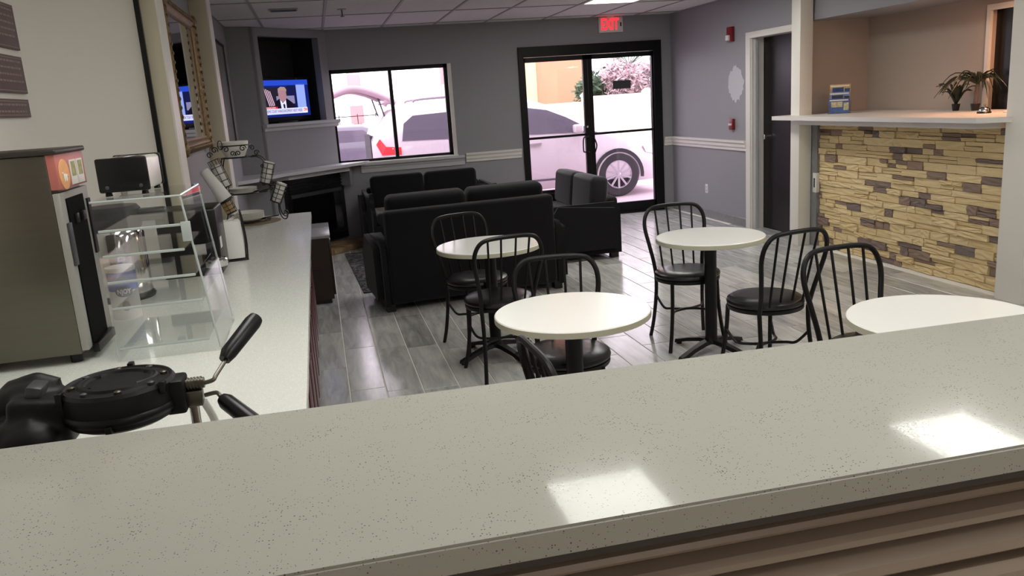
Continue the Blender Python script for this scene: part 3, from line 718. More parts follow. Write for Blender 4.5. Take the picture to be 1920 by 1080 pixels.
# ------------------------------------------------------------------ juice dispenser
t = thing('juice_dispenser', 'tall stainless steel juice dispenser at the left edge', 'drink dispenser', (-.75, 2.64, .92))
y1_ = .30
bx('body', 'steel', t, -.40, -.02, 0, y1_, .03, .632, bev=.004)
bx('top_cap', 'bronze', t, -.41, .012, -.008, y1_+.012, .632, .648, bev=.006, seg=3)
bx('front_frame', mat('satin_aluminium', (165, 163, 158), .55, .5), t, -.02, .0, 0, y1_, .04, .52, bev=.002)
sg = bx('sign_panel', mat('coral_sign', (184, 108, 98), .4), t, -.02, .004, .0, y1_, .53, .632, bev=.001)
MB().lathe([(0, 0), (.05, 0), (.05, .002), (0, .002)], 28, (.004, .068, .571), Matrix.Rotation(PI/2, 3, 'Y') @ Matrix.Scale(.9, 3, (1, 0, 0))).go('round_logo', mat('orange_logo', (236, 170, 110), .4, noise=.25, scale=30), sg)
MB().tube(smooth([(.0072, .04, .575), (.0072, .05, .575), (.0072, .055, .55), (.0072, .065, .572), (.0072, .072, .55), (.0072, .082, .57), (.0072, .095, .562)], 4), .0018, 5).go('script_mark', 'white_plastic', sg)
for k in (0, 1):
    c_ = bx('flavour_card', 'white_plastic', sg, .004, .006, .135+.075*k, .20+.075*k, .535, .61)
    bx('card_picture', mat('fruit_print', (150, 150, 90), .4, noise=.9, scale=60), c_, .006, .0066, .145+.075*k, .19+.075*k, .56, .605)
bx('dispensing_bay', mat('bay_black', (8, 8, 8), .8, spec=.1), t, 0, .004, .045, .225, .05, .50)
bx('side_strip', 'dark_grey', t, 0, .008, .012, .042, .30, .43, bev=.002); bx('side_strip', 'black', t, 0, .006, .262, .292, .30, .48)
bx('nozzle', 'black_plastic', t, 0, .012, .09, .12, .42, .45, bev=.003); bx('nozzle', 'black_plastic', t, 0, .012, .165, .195, .42, .45, bev=.003)
bx('drip_tray', 'black_plastic', t, -.0, .02, .04, .25, .02, .05, bev=.004)
for k in (0, 1): MB().lathe([(0, 0), (.018, 0), (.018, .03), (0, .03)], 12, (-.05, .04+.22*k, 0)).go('foot', 'black_plastic', t)
for k in (0, 1): MB().lathe([(0, 0), (.018, 0), (.018, .03), (0, .03)], 12, (-.36, .04+.22*k, 0)).go('foot', 'black_plastic', t)
# ------------------------------------------------------------------ acrylic display case
t = thing('pastry_case', 'clear acrylic display case standing on the white worktop', 'display case', (-.56, 2.84, .92))
X0, X1, Y0, Y1, ZT = -.105, .165, -.24, .16, .485
th = .006
MB().prism([(X0, 0), (X1+.03, 0), (X1-.02, ZT), (X0, ZT)], Y0, Y0+th, 'y').go('side_panel', 'acrylic', t)
MB().prism([(X0, 0), (X1+.03, 0), (X1-.02, ZT), (X0, ZT)], Y1-th, Y1, 'y').go('side_panel', 'acrylic', t)
bx('top_panel', 'acrylic', t, X0, X1-.02, Y0, Y1, ZT, ZT+th)
bx('back_panel', 'acrylic', t, X0, X0+th, Y0, Y1, 0, ZT)
MB().prism([(X1+.03, 0), (X1+.036, 0), (X1-.014, ZT), (X1-.02, ZT)], Y0, Y1, 'y').go('front_panel', 'acrylic', t)
for z_, xe in ((.40, -.02), (.325, -.03), (.245, -.01), (.165, .0), (.04, .0)):
    bx('shelf', 'acrylic', t, X0+.02, X1+xe, Y0+.012, Y1-.012, z_, z_+.004)
    bx('shelf_edge', 'acrylic_edge', t, X0+.01, X1+xe, Y0-.003, Y0+.004, z_-.003, z_+.005, bev=.002)
for xa, za, xb_, zb in ((X1+.03, .0, X1-.02, ZT),):
    MB().tube([(xa, Y0, za+.01), (xb_, Y0, zb)], .0035, 6).go('corner_bead', 'acrylic_edge', t); MB().tube([(xa, Y1, za+.01), (xb_, Y1, zb)], .0035, 6).go('corner_bead', 'acrylic_edge', t)
MB().tube([(X0, Y0, ZT+.003), (X1-.02, Y0, ZT+.003), (X1-.02, Y1, ZT+.003)], .0035, 6).go('top_bead', 'acrylic_edge', t)
bx('hinge', 'acrylic_edge', t, X1-.03, X1-.002, Y0-.008, Y0-.001, .35, .41, bev=.002)
# toaster on top
t = thing('toaster', 'black and chrome toaster on top of the acrylic case', 'toaster', (-.583, 2.81, 1.413))
bx('end_panel', 'black_plastic', t, -.073, .073, -.115, -.10, .012, .115, bev=.006)
bx('body', mat('whitened_chrome', (228, 225, 216), .3, .35), t, -.070, .070, -.10, .12, .012, .112, bev=.012, seg=3)  # chrome whitened in the colour for the light it reflects
bx('end_panel', 'black_plastic', t, -.073, .073, .12, .135, .012, .115, bev=.006)
bx('slot', 'black', t, -.04, -.015, -.08, .10, .1115, .1135); bx('slot', 'black', t, .015, .04, -.08, .10, .1115, .1135)
for sx in (-1, 1):
    for sy in (-.09, .11): MB().lathe([(0, 0), (.011, 0), (.009, .013), (0, .013)], 10, (sx*.052, sy, 0)).go('foot', 'black_plastic', t)
    MB().lathe([(0, 0), (.006, .002), (0, .004)], 8, (sx*.048, -.115, .028), Matrix.Rotation(PI/2, 3, 'X')).go('screw', 'dark_grey', t)
# sugar canister
t = thing('sugar_canister', 'blue and white sugar canister marked NJOY behind the acrylic', 'canister', (-.765, 3.24, .92))
cr = .050
MB().lathe([(0, 0), (cr, 0), (cr, .19), (cr-.002, .192), (0, .192)], 40).go('can', 'white_plastic', t)
MB().lathe([(cr+.0006, .108), (cr+.0006, .178)], 40).go('blue_band', mat('blue_label', (40, 82, 170), .4), t)
MB().lathe([(cr+.001, .184), (cr+.0022, .186), (cr+.0022, .194), (cr-.004, .196), (0, .196)], 40).go('lid', 'white_plastic', t)
va = -PI/2+.24
def oncan(rad, off=0):
    def f(co):
        a = va+off+co.x/cr; return Vector((math.cos(a)*(rad+co.z), math.sin(a)*(rad+co.z), co.y))
    return f
e = MB()
for k in range(24): pass
ring = [Vector((.031*math.cos(2*PI*k/28), .020*math.sin(2*PI*k/28), 0)) for k in range(28)]
cvt = oncan(cr+.0012)
vs_ = [e.b.verts.new(cvt(p*1.0)+Vector((0, 0, .106))) for p in ring]; 
grid = []
for j in range(-4, 5):
    row = []
    for i in range(-8, 9):
        row.append((i/8, j/4))
e.b.free(); e = MB()
for i in range(16):
    u0, u1 = -1+i/8, -1+(i+1)/8
    for sgn in (1,):
        p = [Vector((.031*u0, -.020*math.sqrt(max(0, 1-u0*u0)), 0)), Vector((.031*u1, -.020*math.sqrt(max(0, 1-u1*u1)), 0)), Vector((.031*u1, .020*math.sqrt(max(0, 1-u1*u1)), 0)), Vector((.031*u0, .020*math.sqrt(max(0, 1-u0*u0)), 0))]
        q = [cvt(v)+Vector((0, 0, .106)) for v in p]
        if i == 0: q = q[1:3]+[q[3]]
        if i == 15: q = [q[0], q[1], q[3]]
        e.b.faces.new([e.b.verts.new(v) for v in q])
e.go('dark_oval', mat('slate_label', (48, 62, 82), .4), t, 60)
lettering('NJOY', .024, 'white_plastic', t, (0, 0, .106), (0, 0, 0), .0004, .0006, .046, fn=oncan(cr+.002))
cup = MB()
for i in range(10):
    u0, u1 = -1+i/5, -1+(i+1)/5
    q = [oncan(cr+.001)(Vector((.014*u, s_*.019*math.sqrt(max(0, 1-u*u)), 0)))+Vector((0, 0, .052)) for u, s_ in ((u0, -1), (u1, -1), (u1, 1), (u0, 1))]
    if i == 0: q = q[1:]
    if i == 9: q = [q[0], q[1], q[3]]
    cup.b.faces.new([cup.b.verts.new(v) for v in q])
cup.go('cup_picture', mat('tan_picture', (176, 150, 128), .5, noise=.5, scale=60), t, 60)
# airpot
t = thing('airpot', 'steel coffee airpot with black pump head behind the acrylic case', 'airpot', (-.85, 3.62, .92))
MB().lathe([(0, 0), (.115, 0), (.12, .012), (.112, .025), (0, .025)], 36).go('base_ring', 'black_plastic', t)
MB().lathe([(.108, .025), (.11, .04), (.11, .27), (.1, .29), (0, .29)], 36).go('body', 'chrome', t)
MB().lathe([(.098, .285), (.11, .30), (.112, .37), (.10, .385), (0, .388)], 36).go('pump_head', 'dark_grey', t)
MB().box(.08, .21, -.035, .035, .315, .365, bev=.012, seg=3).box(.175, .205, -.014, .014, .28, .32, bev=.004).go('spout', 'dark_grey', t)
# black brewer behind the case
t = thing('coffee_maker', 'black countertop brewer with chrome collar behind the acrylic case', 'coffee maker', (-.60, 4.05, .92))
bx('body', 'black_plastic', t, -.15, .11, -.12, .16, 0, .31, bev=.012, seg=3)
MB().lathe([(.05, 0), (.052, .006), (.052, .03), (.046, .036), (.046, 0)], 28, (.09, -.165, .05)).go('collar', 'chrome', t)
bx('label', 'white_plastic', t, .112, .1135, -.10, -.04, .12, .17); bx('label', 'white_plastic', t, -.0, .05, -.1215, -.12, .10, .15)  # white patches painted on as window reflections in the glossy body
# napkin dispenser
t = thing('napkin_dispenser', 'white napkin holder with black wire edge right of the acrylic case', 'napkin holder', (-.47, 4.32, .92), .15)
bx('napkins', 'white_cup', t, -.045, .045, -.06, .06, .012, .20, bev=.006)
for sx in (-1, 1):
    MB().tube(smooth([(sx*.055, -.06, .005), (sx*.06, -.062, .1), (sx*.052, -.06, .225), (sx*.052, .06, .235), (sx*.06, .062, .1), (sx*.055, .06, .005)], 5), .004, 6).go('wire_side', 'wire', t)
bx('base_plate', 'wire', t, -.06, .06, -.065, .065, 0, .008)
MB().box(-.05, .05, -.012, .0, .20, .212, rot=Matrix.Rotation(-.5, 4, 'Y')).go('weight_bar', 'chrome', t)
# ------------------------------------------------------------------ waffle maker
wc = Vector((-.440, 1.695, .92))
t = thing('waffle_maker', 'black round rotating waffle maker with two handles beside the bar', 'waffle maker', wc)
MB().lathe([(0, .125), (.085, .127), (.100, .135), (.106, .15), (.106, .20), (.101, .207), (.098, .207), (.095, .203), (.075, .206), (.072, .211), (.062, .211), (.059, .206), (0, .206)], 48).go('upper_plate', 'black_matte', t)
MB().lathe([(0, .145), (.107, .145), (.110, .15), (.110, .158), (.107, .163), (0, .163)], 48).go('plate_seam', 'black_plastic', t)
for k in range(8):
    a = 2*PI*k/8+.2
    MB().lathe([(0, .0), (.007, 0), (.007, .005), (.003, .007), (0, .007)], 8, (.084*math.cos(a), .084*math.sin(a), .2045)).go('screw', 'dark_grey' if k % 2 else 'steel', t)
for k in range(6):
    a = 2*PI*k/6+.5
    MB().box(-.006, .006, -.01, .01, -.012, .012, bev=.002).go('lug', 'black_plastic', t).location = (.108*math.cos(a), .108*math.sin(a), .20 if k % 2 else .14)
for s_ in (-1, 1):
    pts = [(s_*.05*math.cos(a)+s_*.02, .035*math.sin(a)*1.4, .208) for a in [(-1+.25*i)*1.1 for i in range(9)]]
    MB().tube(pts, .005, 6).go('top_rib', 'black_matte', t)
MB().box(.085, .125, -.035, .03, .13, .20, bev=.006).go('front_block', 'black_matte', t)
# chrome hub and post
wt = t; t = bpy.data.objects.new('handle_assembly', None); C.objects.link(t); t.parent = wt; t.location = (-.028, 0, 0)
hb = MB().lathe([(0, 0), (.011, 0), (.011, .045), (0, .045)], 18, (.143, 0, .18), Matrix.Rotation(PI/2, 3, 'Y')).go('hub', 'steel', t)
for k in range(6): MB().lathe([(.0, 0), (.0135, 0), (.0135, .003), (0, .003)], 18, (.15+.006*k, 0, .18), Matrix.Rotation(PI/2, 3, 'Y')).go('thread', 'steel', hb)
bx('bracket', 'steel', t, .142, .182, -.016, .016, .135, .168, bev=.003)
MB().tube([(.162, -.004, .0), (.162, -.004, .14)], .0105, 14).go('post', 'chrome', t)
MB().tube(smooth([(.18, .004, .14), (.195, .01, .09), (.192, .01, .04), (.172, .01, .02)], 5), .008, 10).go('cord', 'white_plastic', t)
MB().tube(smooth([(.185, 0, .178), (.205, 0, .182), (.212, .01, .19), (.235, .05, .215)], 4), .0045, 10).go('handle_rod', 'steel', t)
MB().tube([(.228, .04, .210), (.236, .054, .220), (.285, .125, .262), (.292, .136, .268)], [.012, .017, .0185, .016], 14).go('handle', 'black_plastic', t)
MB().tube(smooth([(.185, 0, .152), (.208, -.002, .155), (.216, -.008, .148), (.228, -.03, .142)], 4), .0045, 10).go('handle_rod', 'steel', t)
MB().tube([(.220, -.018, .146), (.228, -.026, .141), (.292, -.085, .098), (.302, -.094, .091)], [.012, .017, .0185, .016], 14).go('handle', 'black_plastic', t)
t = wt
# base with rubbery hinge housing on the left
MB().prism([(-.34, -.13), (.19, -.13), (.2, -.12), (.2, .1), (.19, .11), (-.34, .11)], 0, .012).go('base_tray', 'white_trim', t)
hm = MB()
def ball(c, r_, k=(1, 1, 1)):
    q = bmesh.ops.create_icosphere(hm.b, subdivisions=3, radius=r_, matrix=Matrix.Translation(c) @ Matrix.Diagonal((k[0], k[1], k[2], 1)))
RZ = Matrix.Rotation
hm.box(-.20, -.085, -.05, .055, .10, .20, bev=.012, rot=RZ(.12, 4, 'Y'))
hm.box(-.25, -.13, -.07, .05, .075, .165, bev=.02, rot=RZ(-.25, 4, 'Y'))
hm.box(-.31, -.20, -.06, .06, .07, .15, bev=.02, rot=RZ(-.35, 4, 'Y'))
hm.box(-.36, -.28, -.05, .05, .07, .13, bev=.02)
ball((-.175, .03, .195), .034, (1.5, 1, .8)); ball((-.215, .03, .175), .034, (1.2, 1.1, 1)); ball((-.25, -.03, .13), .045, (1.3, 1, .8)); ball((-.16, -.05, .12), .045, (1.3, 1, 1)); ball((-.30, .03, .13), .035)
hm.tube([(-.12, .04, .2), (-.16, .045, .215), (-.2, .04, .205), (-.25, .03, .16), (-.33, .03, .12)], [.018, .02, .022, .024, .02], 10)
hm.tube([(-.15, -.03, .17), (-.19, -.045, .15), (-.22, -.05, .11)], .018, 8)
ho = hm.go('hinge_housing', 'black_matte', t, 60)
rm_ = ho.modifiers.new('fuse', 'REMESH'); rm_.mode = 'VOXEL'; rm_.voxel_size = .006; rm_.use_smooth_shade = True
sm_ = ho.modifiers.new('soften', 'SMOOTH'); sm_.iterations = 4; sm_.factor = .6
MB().box(-.165, -.135, -.025, .03, .180, .222, bev=.006, rot=Matrix.Rotation(.25, 4, 'Y')).go('hinge_plate', 'dark_grey', t)
MB().tube(smooth([(-.31, .06, .13), (-.30, .08, .18), (-.28, .07, .2)], 4), .007, 8).go('spring', 'black_plastic', t)
MB().tube(smooth([(-.33, -.06, .055), (-.27, -.085, .045), (-.22, -.085, .035), (-.17, -.07, .015)], 5), .016, 10).go('foot', 'black_plastic', t)
MB().lathe([(0, 0), (.012, 0), (.01, .006), (0, .008)], 10, (-.24, -.098, .055)).go('bolt', 'chrome', t)
# ------------------------------------------------------------------ wire stand with cups and plates
SY = 5.8
t = thing('wire_stand', 'black scrolled wire stand holding cups, bowls and plates', 'cup stand', (-.53, SY, .92))
def P2(x, z, y=0): return (x+.53, y, z-.92)
def scroll(cx, cz_, r0, turns, a0, sgn, y=0):
    pts = []
    n_ = int(14*turns)
    for i in range(n_+1):
        u = i/n_; a = a0+sgn*2*PI*turns*u; rr = r0*(1-.75*u); pts.append(P2(cx+rr*math.cos(a), cz_+rr*math.sin(a), y))
    return pts
wr = .0042
for y in (-.07, .09):
    MB().tube(smooth([P2(-.44, 1.365, y), P2(-.39, 1.36, y), P2(-.355, 1.32, y), P2(-.355, 1.22, y), P2(-.345, 1.17, y), P2(-.31, 1.165, y), P2(-.295, 1.12, y), P2(-.30, 1.0, y), P2(-.285, .945, y), P2(-.262, .935, y), P2(-.25, .955, y), P2(-.262, .975, y), P2(-.275, .965, y)], 5), wr, 7).go('frame_side', 'wire', t)
    MB().tube(smooth([P2(-.62, 1.365, y), P2(-.64, 1.28, y), P2(-.62, 1.2, y), P2(-.625, 1.05, y), P2(-.64, .96, y), P2(-.65, .925, y), P2(-.665, .93, y), P2(-.66, .95, y)], 5), wr, 7).go('frame_side', 'wire', t)
for (cx, cz_, r0, a0, sg_) in ((-.655, 1.425, .022, -.5, 1), (-.69, 1.395, .02, 0, 1), (-.585, 1.425, .022, PI, -1), (-.545, 1.395, .018, -1, 1), (-.51, 1.395, .018, PI+1, -1), (-.478, 1.425, .022, 0, 1), (-.42, 1.425, .018, PI, -1), (-.395, 1.39, .018, 0, 1), (-.33, 1.15, .014, PI/2, 1), (-.37, 1.30, .012, 0, 1), (-.375, 1.185, .012, 0, -1)):
    MB().tube(scroll(cx, cz_, r0, 1.3, a0, sg_, -.10), .0033, 6).go('scroll', 'wire', t)
MB().tube([P2(-.617+.014*math.cos(2*PI*k/16), 1.455+.028*math.sin(2*PI*k/16), -.10) for k in range(16)], .003, 6, closed=True).go('finial', 'wire', t)
def ring_(cx, z, r_, name='shelf_ring'):
    MB().tube([P2(cx+r_*math.cos(2*PI*k/28), z, r_*math.sin(2*PI*k/28)*.9) for k in range(28)], .004, 6, closed=True).go(name, 'wire', t)
ring_(-.54, 1.365, .095); ring_(-.54, 1.445, .105); ring_(-.52, 1.125, .11); ring_(-.52, .935, .125)
for z, w_ in ((1.365, .095), (1.125, .125), (.935, .125)):
    for y in (-.04, .04): MB().tube([P2(-.53-w_, z, y), P2(-.53+w_+.04, z-.0, y)], .003, 6).go('cross_wire', 'wire', t)
MB().tube(smooth([P2(-.42, 1.125, -.02), P2(-.38, 1.135, -.02), P2(-.35, 1.14, -.02)], 3), .004, 6).go('cross_wire', 'wire', t)
MB().tube([P2(-.42, .945, 0), P2(-.31, .955, 0)], .004, 6).go('cross_wire', 'wire', t)
def holder(x0, z0, x1, z1, r_, y):
    a = Vector(P2(x0, z0, y)); b_ = Vector(P2(x1, z1, y)); ax = (b_-a).normalized(); q = Vector((0, 0, 1)).rotation_difference(ax).to_matrix(); Ln = (b_-a).length
    hm = MB()
    for k in range(5):
        c = a+ax*Ln*k/4
        hm.tube([c+q @ Vector((r_*math.cos(2*PI*j/16), r_*math.sin(2*PI*j/16), 0)) for j in range(16)], .0022, 5, closed=True)
    for j in range(6):
        o_ = q @ Vector((r_*math.cos(2*PI*j/6+.4), r_*math.sin(2*PI*j/6+.4), 0)); hm.tube([a+o_, b_+o_], .0022, 5)
    hm.lathe([(0, 0), (r_, 0), (r_, .004), (0, .004)], 16, a, q)
    hm.go('cup_holder', 'wire', t)
    return a, q, Ln
HL = [(-.365, 1.185, -.325, 1.315, .036, -.09, 'upright stack of paper cups in the upper right holder of the wire stand', .14),
      (-.315, 1.055, -.265, 1.165, .036, -.09, 'stack of paper cups in the lower right holder of the wire stand', .13),
      (-.615, 1.18, -.675, 1.36, .036, -.07, 'stack of pale blue cups in the upper left holder of the wire stand', .15)]
for x0, z0, x1, z1, r_, y, lab, ln_ in HL:
    a, q, Ln = holder(x0, z0, x1, z1, r_+.003, y)
    s_ = thing('cup_stack', lab, 'cups', Vector((-.53, SY, .92))+a, group='cup stacks in the wire stand')
    s_.rotation_euler = q.to_euler()
    prof = [(0, .005)]
    for k in range(6): prof += [(.026+.0012*k, .006+ln_*k/6), (.0285+.0012*k, .006+ln_*(k+.82)/6), (.030+.0012*k, .006+ln_*(k+.9)/6)]
    prof += [(.028, .006+ln_*1.0), (.024, ln_*.9), (0, ln_*.88)]
    MB().lathe(prof, 20).go('cups', 'white_cup', s_)
# tall foam cup stack, leaning out at the left
a, q, Ln = holder(-.59, 1.02, -.63, 1.12, .036, -.18)
s_ = thing('cup_stack', 'tall leaning stack of white foam cups at the left of the wire stand', 'cups', (-.615, SY-.18, 1.10)); s_.rotation_euler = (0, -.50, 0)
MB().lathe([(0, 0), (.040, 0), (.045, .008), (.040, .10), (.034, .19), (.030, .235), (.024, .24), (0, .24)], 24).go('cups', 'white_cup', s_)
MB().lathe([(.042, -.004), (.047, -.002), (.047, .012), (.043, .012), (.043, -.004)], 24).go('collar', 'wire', s_)
s_ = thing('condiment_packets', 'tan packets in the lower left wire holder', 'packets', (-.60, SY-.175, 1.025)); s_.rotation_euler = (0, -.35, 0)
for k in range(4): bx('packet', 'amber', s_, -.026, .026, -.026+.014*k, -.016+.014*k, .0, .085, bev=.002)
# bowls and plates
s_ = thing('bowl_stack', 'stack of white bowls in the top basket of the wire stand', 'bowls', (-.54, SY, 1.37), group='dishes on the wire stand')
MB().lathe([(0, 0), (.06, 0), (.082, .045), (.086, .050), (.088, .054)]+[(.088, .062), (.094, .10), (.088, .102), (.05, .06), (0, .055)], 32).go('bowls', 'porcelain', s_)
s_ = thing('plate_stack', 'small stack of white plates on the middle shelf of the wire stand', 'plates', (-.52, SY, 1.128), group='dishes on the wire stand')
for k in range(3): MB().lathe([(0, .0), (.06, 0), (.09, .012), (.092, .015), (.06, .006), (0, .004)], 28, (0, 0, .01*k)).go('plate', 'porcelain', s_)
s_ = thing('plate_stack', 'deep stack of white plates at the foot of the wire stand', 'plates', (-.52, SY, .938), group='dishes on the wire stand')
for k in range(6): MB().lathe([(0, .0), (.08, 0), (.112, .014), (.116, .018), (.112, .019), (.08, .006), (0, .004)], 32, (0, 0, .008*k)).go('plate', 'porcelain', s_)
tag(MB().lathe([(0, 0), (.20, 0), (.20, .003), (.0, .003)], 36, (-.50, SY+.02, .9205)).go('placemat', mat('woven_mat', (120, 104, 84), .9, noise=.4, scale=200)), 'woven brown round mat under the wire stand', 'placemat')
# ------------------------------------------------------------------ bistro tables
def round_table(x, y, rot, r_, label, col='white_top'):
    t = thing('round_table', label, 'table', (x, y, 0), rot, 'round white bistro tables')
    MB().lathe([(0, .705), (r_-.004, .705), (r_, .709), (r_, .731), (r_-.004, .735), (0, .735)], 64).go('tabletop', col, t)
    MB().lathe([(r_+.0006, .708), (r_+.0006, .7305)], 64).go('edge_band', 'edge_beige', t)
    MB().lathe([(0, .06), (.05, .06), (.042, .085), (.037, .10), (.037, .66), (.05, .69), (.05, .70), (0, .705)], 24).go('column', 'black_metal', t)
    MB().box(-.14, .14, -.03, .03, .695, .705).box(-.03, .03, -.14, .14, .695, .705).go('top_spider', 'black_metal', t)
    for k in range(4):
        b = MB(); R_ = Matrix.Rotation(k*PI/2, 4, 'Z'); prev = None
        for u, w_, z in ((.0, .034, .085), (.08, .03, .08), (.18, .024, .058), (.26, .026, .035), (.285, .022, .03)):
            row = [b.b.verts.new(R_ @ Vector((u, -w_, z-.022))), b.b.verts.new(R_ @ Vector((u, -w_*.7, z))), b.b.verts.new(R_ @ Vector((u, w_*.7, z))), b.b.verts.new(R_ @ Vector((u, w_, z-.022)))]
            if prev:
                for q in range(4): b.b.faces.new((prev[q], prev[(q+1) % 4], row[(q+1) % 4], row[q]))
            else: b.b.faces.new(row[::-1])
            prev = row
        b.b.faces.new(prev); c_ = R_ @ Vector((.265, 0, 0))
        b.lathe([(0, 0), (.018, 0), (.018, .014), (0, .014)], 12, c_)
        b.go('base_foot', 'black_metal', t, 50)
    return t
round_table(.985, 5.03, .45, .335, 'round white table nearest the back of the front sofa')
round_table(2.25, 4.505, .42, .325, 'round white table standing alone at centre right of the room')
round_table(.965, 3.21, .3, .33, 'round white table nearest the bar, left of centre')
round_table(2.17, 2.48, .2, .335, 'round white table cut off by the bar at the right edge')
# ------------------------------------------------------------------ cafe chairs
def make_chair():
    t = bpy.data.objects.new('cafe_chair', None); C.objects.link(t); t.empty_display_size = .05
    MB().lathe([(0, .445), (.19, .445), (.203, .452), (.207, .463), (.203, .476), (.185, .488), (.12, .495), (0, .497)], 40).go('seat', 'vinyl', t)
    MB().lathe([(.15, .425), (.2, .425), (.203, .43), (.203, .446), (.15, .446)], 40).go('seat_frame', 'black_metal', t)
    half = [(.158, -.155, .43), (.166, -.178, .52), (.185, -.205, .63), (.203, -.228, .73), (.197, -.243, .80), (.165, -.254, .85), (.11, -.259, .868), (.0, -.261, .872)]
    pts = smooth([(x, y, z) for x, y, z in half]+[(-x, y, z) for x, y, z in half[-2::-1]], 4)
    MB().tube(pts, .0125, 10).go('back_hoop', 'black_metal', t)
    for x0, x1, zt in ((-.105, -.125, .858), (-.038, -.045, .87), (.038, .045, .87), (.105, .125, .858)):
        MB().tube([(x0, -.165, .45), (x1, -.259, zt)], .0065, 8).go('spindle', 'black_metal', t)
    for sx in (-1, 1):
        MB().tube(smooth([(sx*.158, -.155, .43), (sx*.158, -.165, .3), (sx*.17, -.195, .12), (sx*.185, -.225, .0)], 4), .012, 10).go('leg', 'black_metal', t)
        MB().tube(smooth([(sx*.145, .135, .43), (sx*.15, .145, .28), (sx*.165, .165, .12), (sx*.185, .19, .0)], 4), .012, 10).go('leg', 'black_metal', t)
    # two arched stretcher hoops between the legs
    MB().tube(smooth([(.155, .15, .30), (.13, .09, .225), (.09, .02, .22), (0, -.02, .22), (-.09, .02, .22), (-.13, .09, .225), (-.155, .15, .30)], 5), .008, 8).go('stretcher', 'black_metal', t)
    MB().tube(smooth([(.16, -.165, .30), (.13, -.10, .225), (.09, -.06, .22), (0, -.02, .22), (-.09, -.06, .22), (-.13, -.10, .225), (-.16, -.165, .30)], 5), .008, 8).go('stretcher', 'black_metal', t)
    return t
ch0 = make_chair(); used = False
def chair(x, y, fx, fy, label):
    global used
    o = copy_tree(ch0) if used else ch0
    used = True
    o.location = (x, y, 0); o.rotation_euler = (0, 0, math.atan2(fy, fx)-PI/2)
    tag(o, label, 'chair', 'black metal cafe chairs')
chair(.94, 5.295, .25, -.97, 'black hoop-back chair between the front sofa and its round table')
chair(.95, 4.68, -.12, .99, 'black hoop-back chair on the near side of the table by the front sofa')
chair(1.0, 3.46, -.16, -.99, 'black hoop-back chair on the far side of the table nearest the bar')
chair(.83, 2.35, 1, .03, 'black chair mostly hidden by the bar, left of the nearest table')
chair(2.21, 4.75, -.10, -.99, 'black hoop-back chair at the far left of the table standing alone')
chair(2.28, 3.92, -.14, .99, 'black hoop-back chair on the near right side of the table standing alone')
chair(2.25, 2.95, .05, -1, 'black hoop-back chair beside the table cut off at the right edge')
# ------------------------------------------------------------------ sofas
def arm_prism(x0, x1, d, h_, rr=.2):
    """arm along +y (back at y=0, front at y=d) with rounded front top"""
    pts = [(0, .05), (d, .05), (d, h_-rr)]
    for k in range(1, 7):
        a = PI/2*k/6; pts.append((d-rr+rr*math.cos(a), h_-rr+rr*math.sin(a)))
    pts += [(.05, h_), (0, h_-.05)]
    b = MB().prism(pts, x0, x1, 'x')
    bmesh.ops.bevel(b.b, geom=[e for e in b.b.edges if abs(e.verts[0].co.x-e.verts[1].co.x) < 1e-6], offset=.055, segments=4, affect='EDGES')
    return b
def sofa(x, y, rz, w_, d, bh, ah, label, cush=2, aw=.15, bt=.14, cz_=.93, lean=.0, m='sofa', m2='sofa2'):
    t = thing('sofa', label, 'sofa', (x, y, 0), rz, 'charcoal velvet sofas')
    h2 = w_/2
    bx('base', m, t, -h2+aw*.5, h2-aw*.5, .03, d-.03, .06, .30, bev=.02)
    bx('backrest', m, t, -h2+aw*.75, h2-aw*.75, 0, bt, .06, bh, bev=.03, seg=3)
    arm_prism(-h2, -h2+aw, d, ah).go('arm', m, t, 60); arm_prism(h2-aw, h2, d, ah).go('arm', m, t, 60)
    cw = (w_-2*aw)/cush
    for k in range(cush):
        xa = -h2+aw+cw*k
        bx('seat_cushion', m2, t, xa+.006, xa+cw-.006, bt+.02, d-.01, .30, .45, bev=.045, seg=4)
        MB().box(xa+.006, xa+cw-.006, bt-.02, bt+.17, .43, cz_, bev=.055, seg=4, rot=Matrix.Rotation(math.radians(6), 4, 'X')).go('back_cushion', m2 if lean else m, t, 60)
    for sx in (-1, 1):
        for yy in (.06, d-.10): bx('foot', 'black', t, sx*(h2-.10)-.035, sx*(h2-.10)+.035, yy-.03, yy+.05, 0, .062)
    return t
sofa(1.165, 6.55, math.radians(5), 1.66, .72, .82, .59, 'charcoal sofa seen from behind, in front of the rug')
sofa(1.22, 10.30, PI, 1.62, .90, .68, .66, 'charcoal sofa against the far wall below the window', cz_=.83)
sofa(2.86, 8.42, PI/2, 1.62, .86, .60, .565, 'charcoal sofa side-on in front of the glass doors', lean=1, cz_=.81, bt=.10)
# rug with pattern
rg = bpy.data.materials.new('rug_weave'); rg.use_nodes = True; n, l = nodes(rg)
tc = n.new('ShaderNodeTexCoord'); wv = n.new('ShaderNodeTexNoise'); wv.inputs['Scale'].default_value = 7; wv.inputs['Distortion'].default_value = 3.5; wv.inputs['Detail'].default_value = 1
l.new(tc.outputs['Object'], wv.inputs['Vector']); cr_ = n.new('ShaderNodeValToRGB'); cr_.color_ramp.interpolation = 'CONSTANT'
cr_.color_ramp.elements[0].color = lin((38, 37, 40)); cr_.color_ramp.elements[1].color = lin((104, 102, 104)); cr_.color_ramp.elements[1].position = .53
l.new(wv.outputs['Fac'], cr_.inputs[0]); l.new(cr_.outputs[0], n['Principled BSDF'].inputs['Base Color']); n['Principled BSDF'].inputs['Roughness'].default_value = .95
o = MB().box(-.85, .85, -1.1, 1.1, .0, .010, bev=.003).go('rug', rg); o.location = (1.06, 8.46, .001); o.rotation_euler = (0, 0, .04)
tag(o, 'dark grey patterned area rug between the sofas', 'rug')
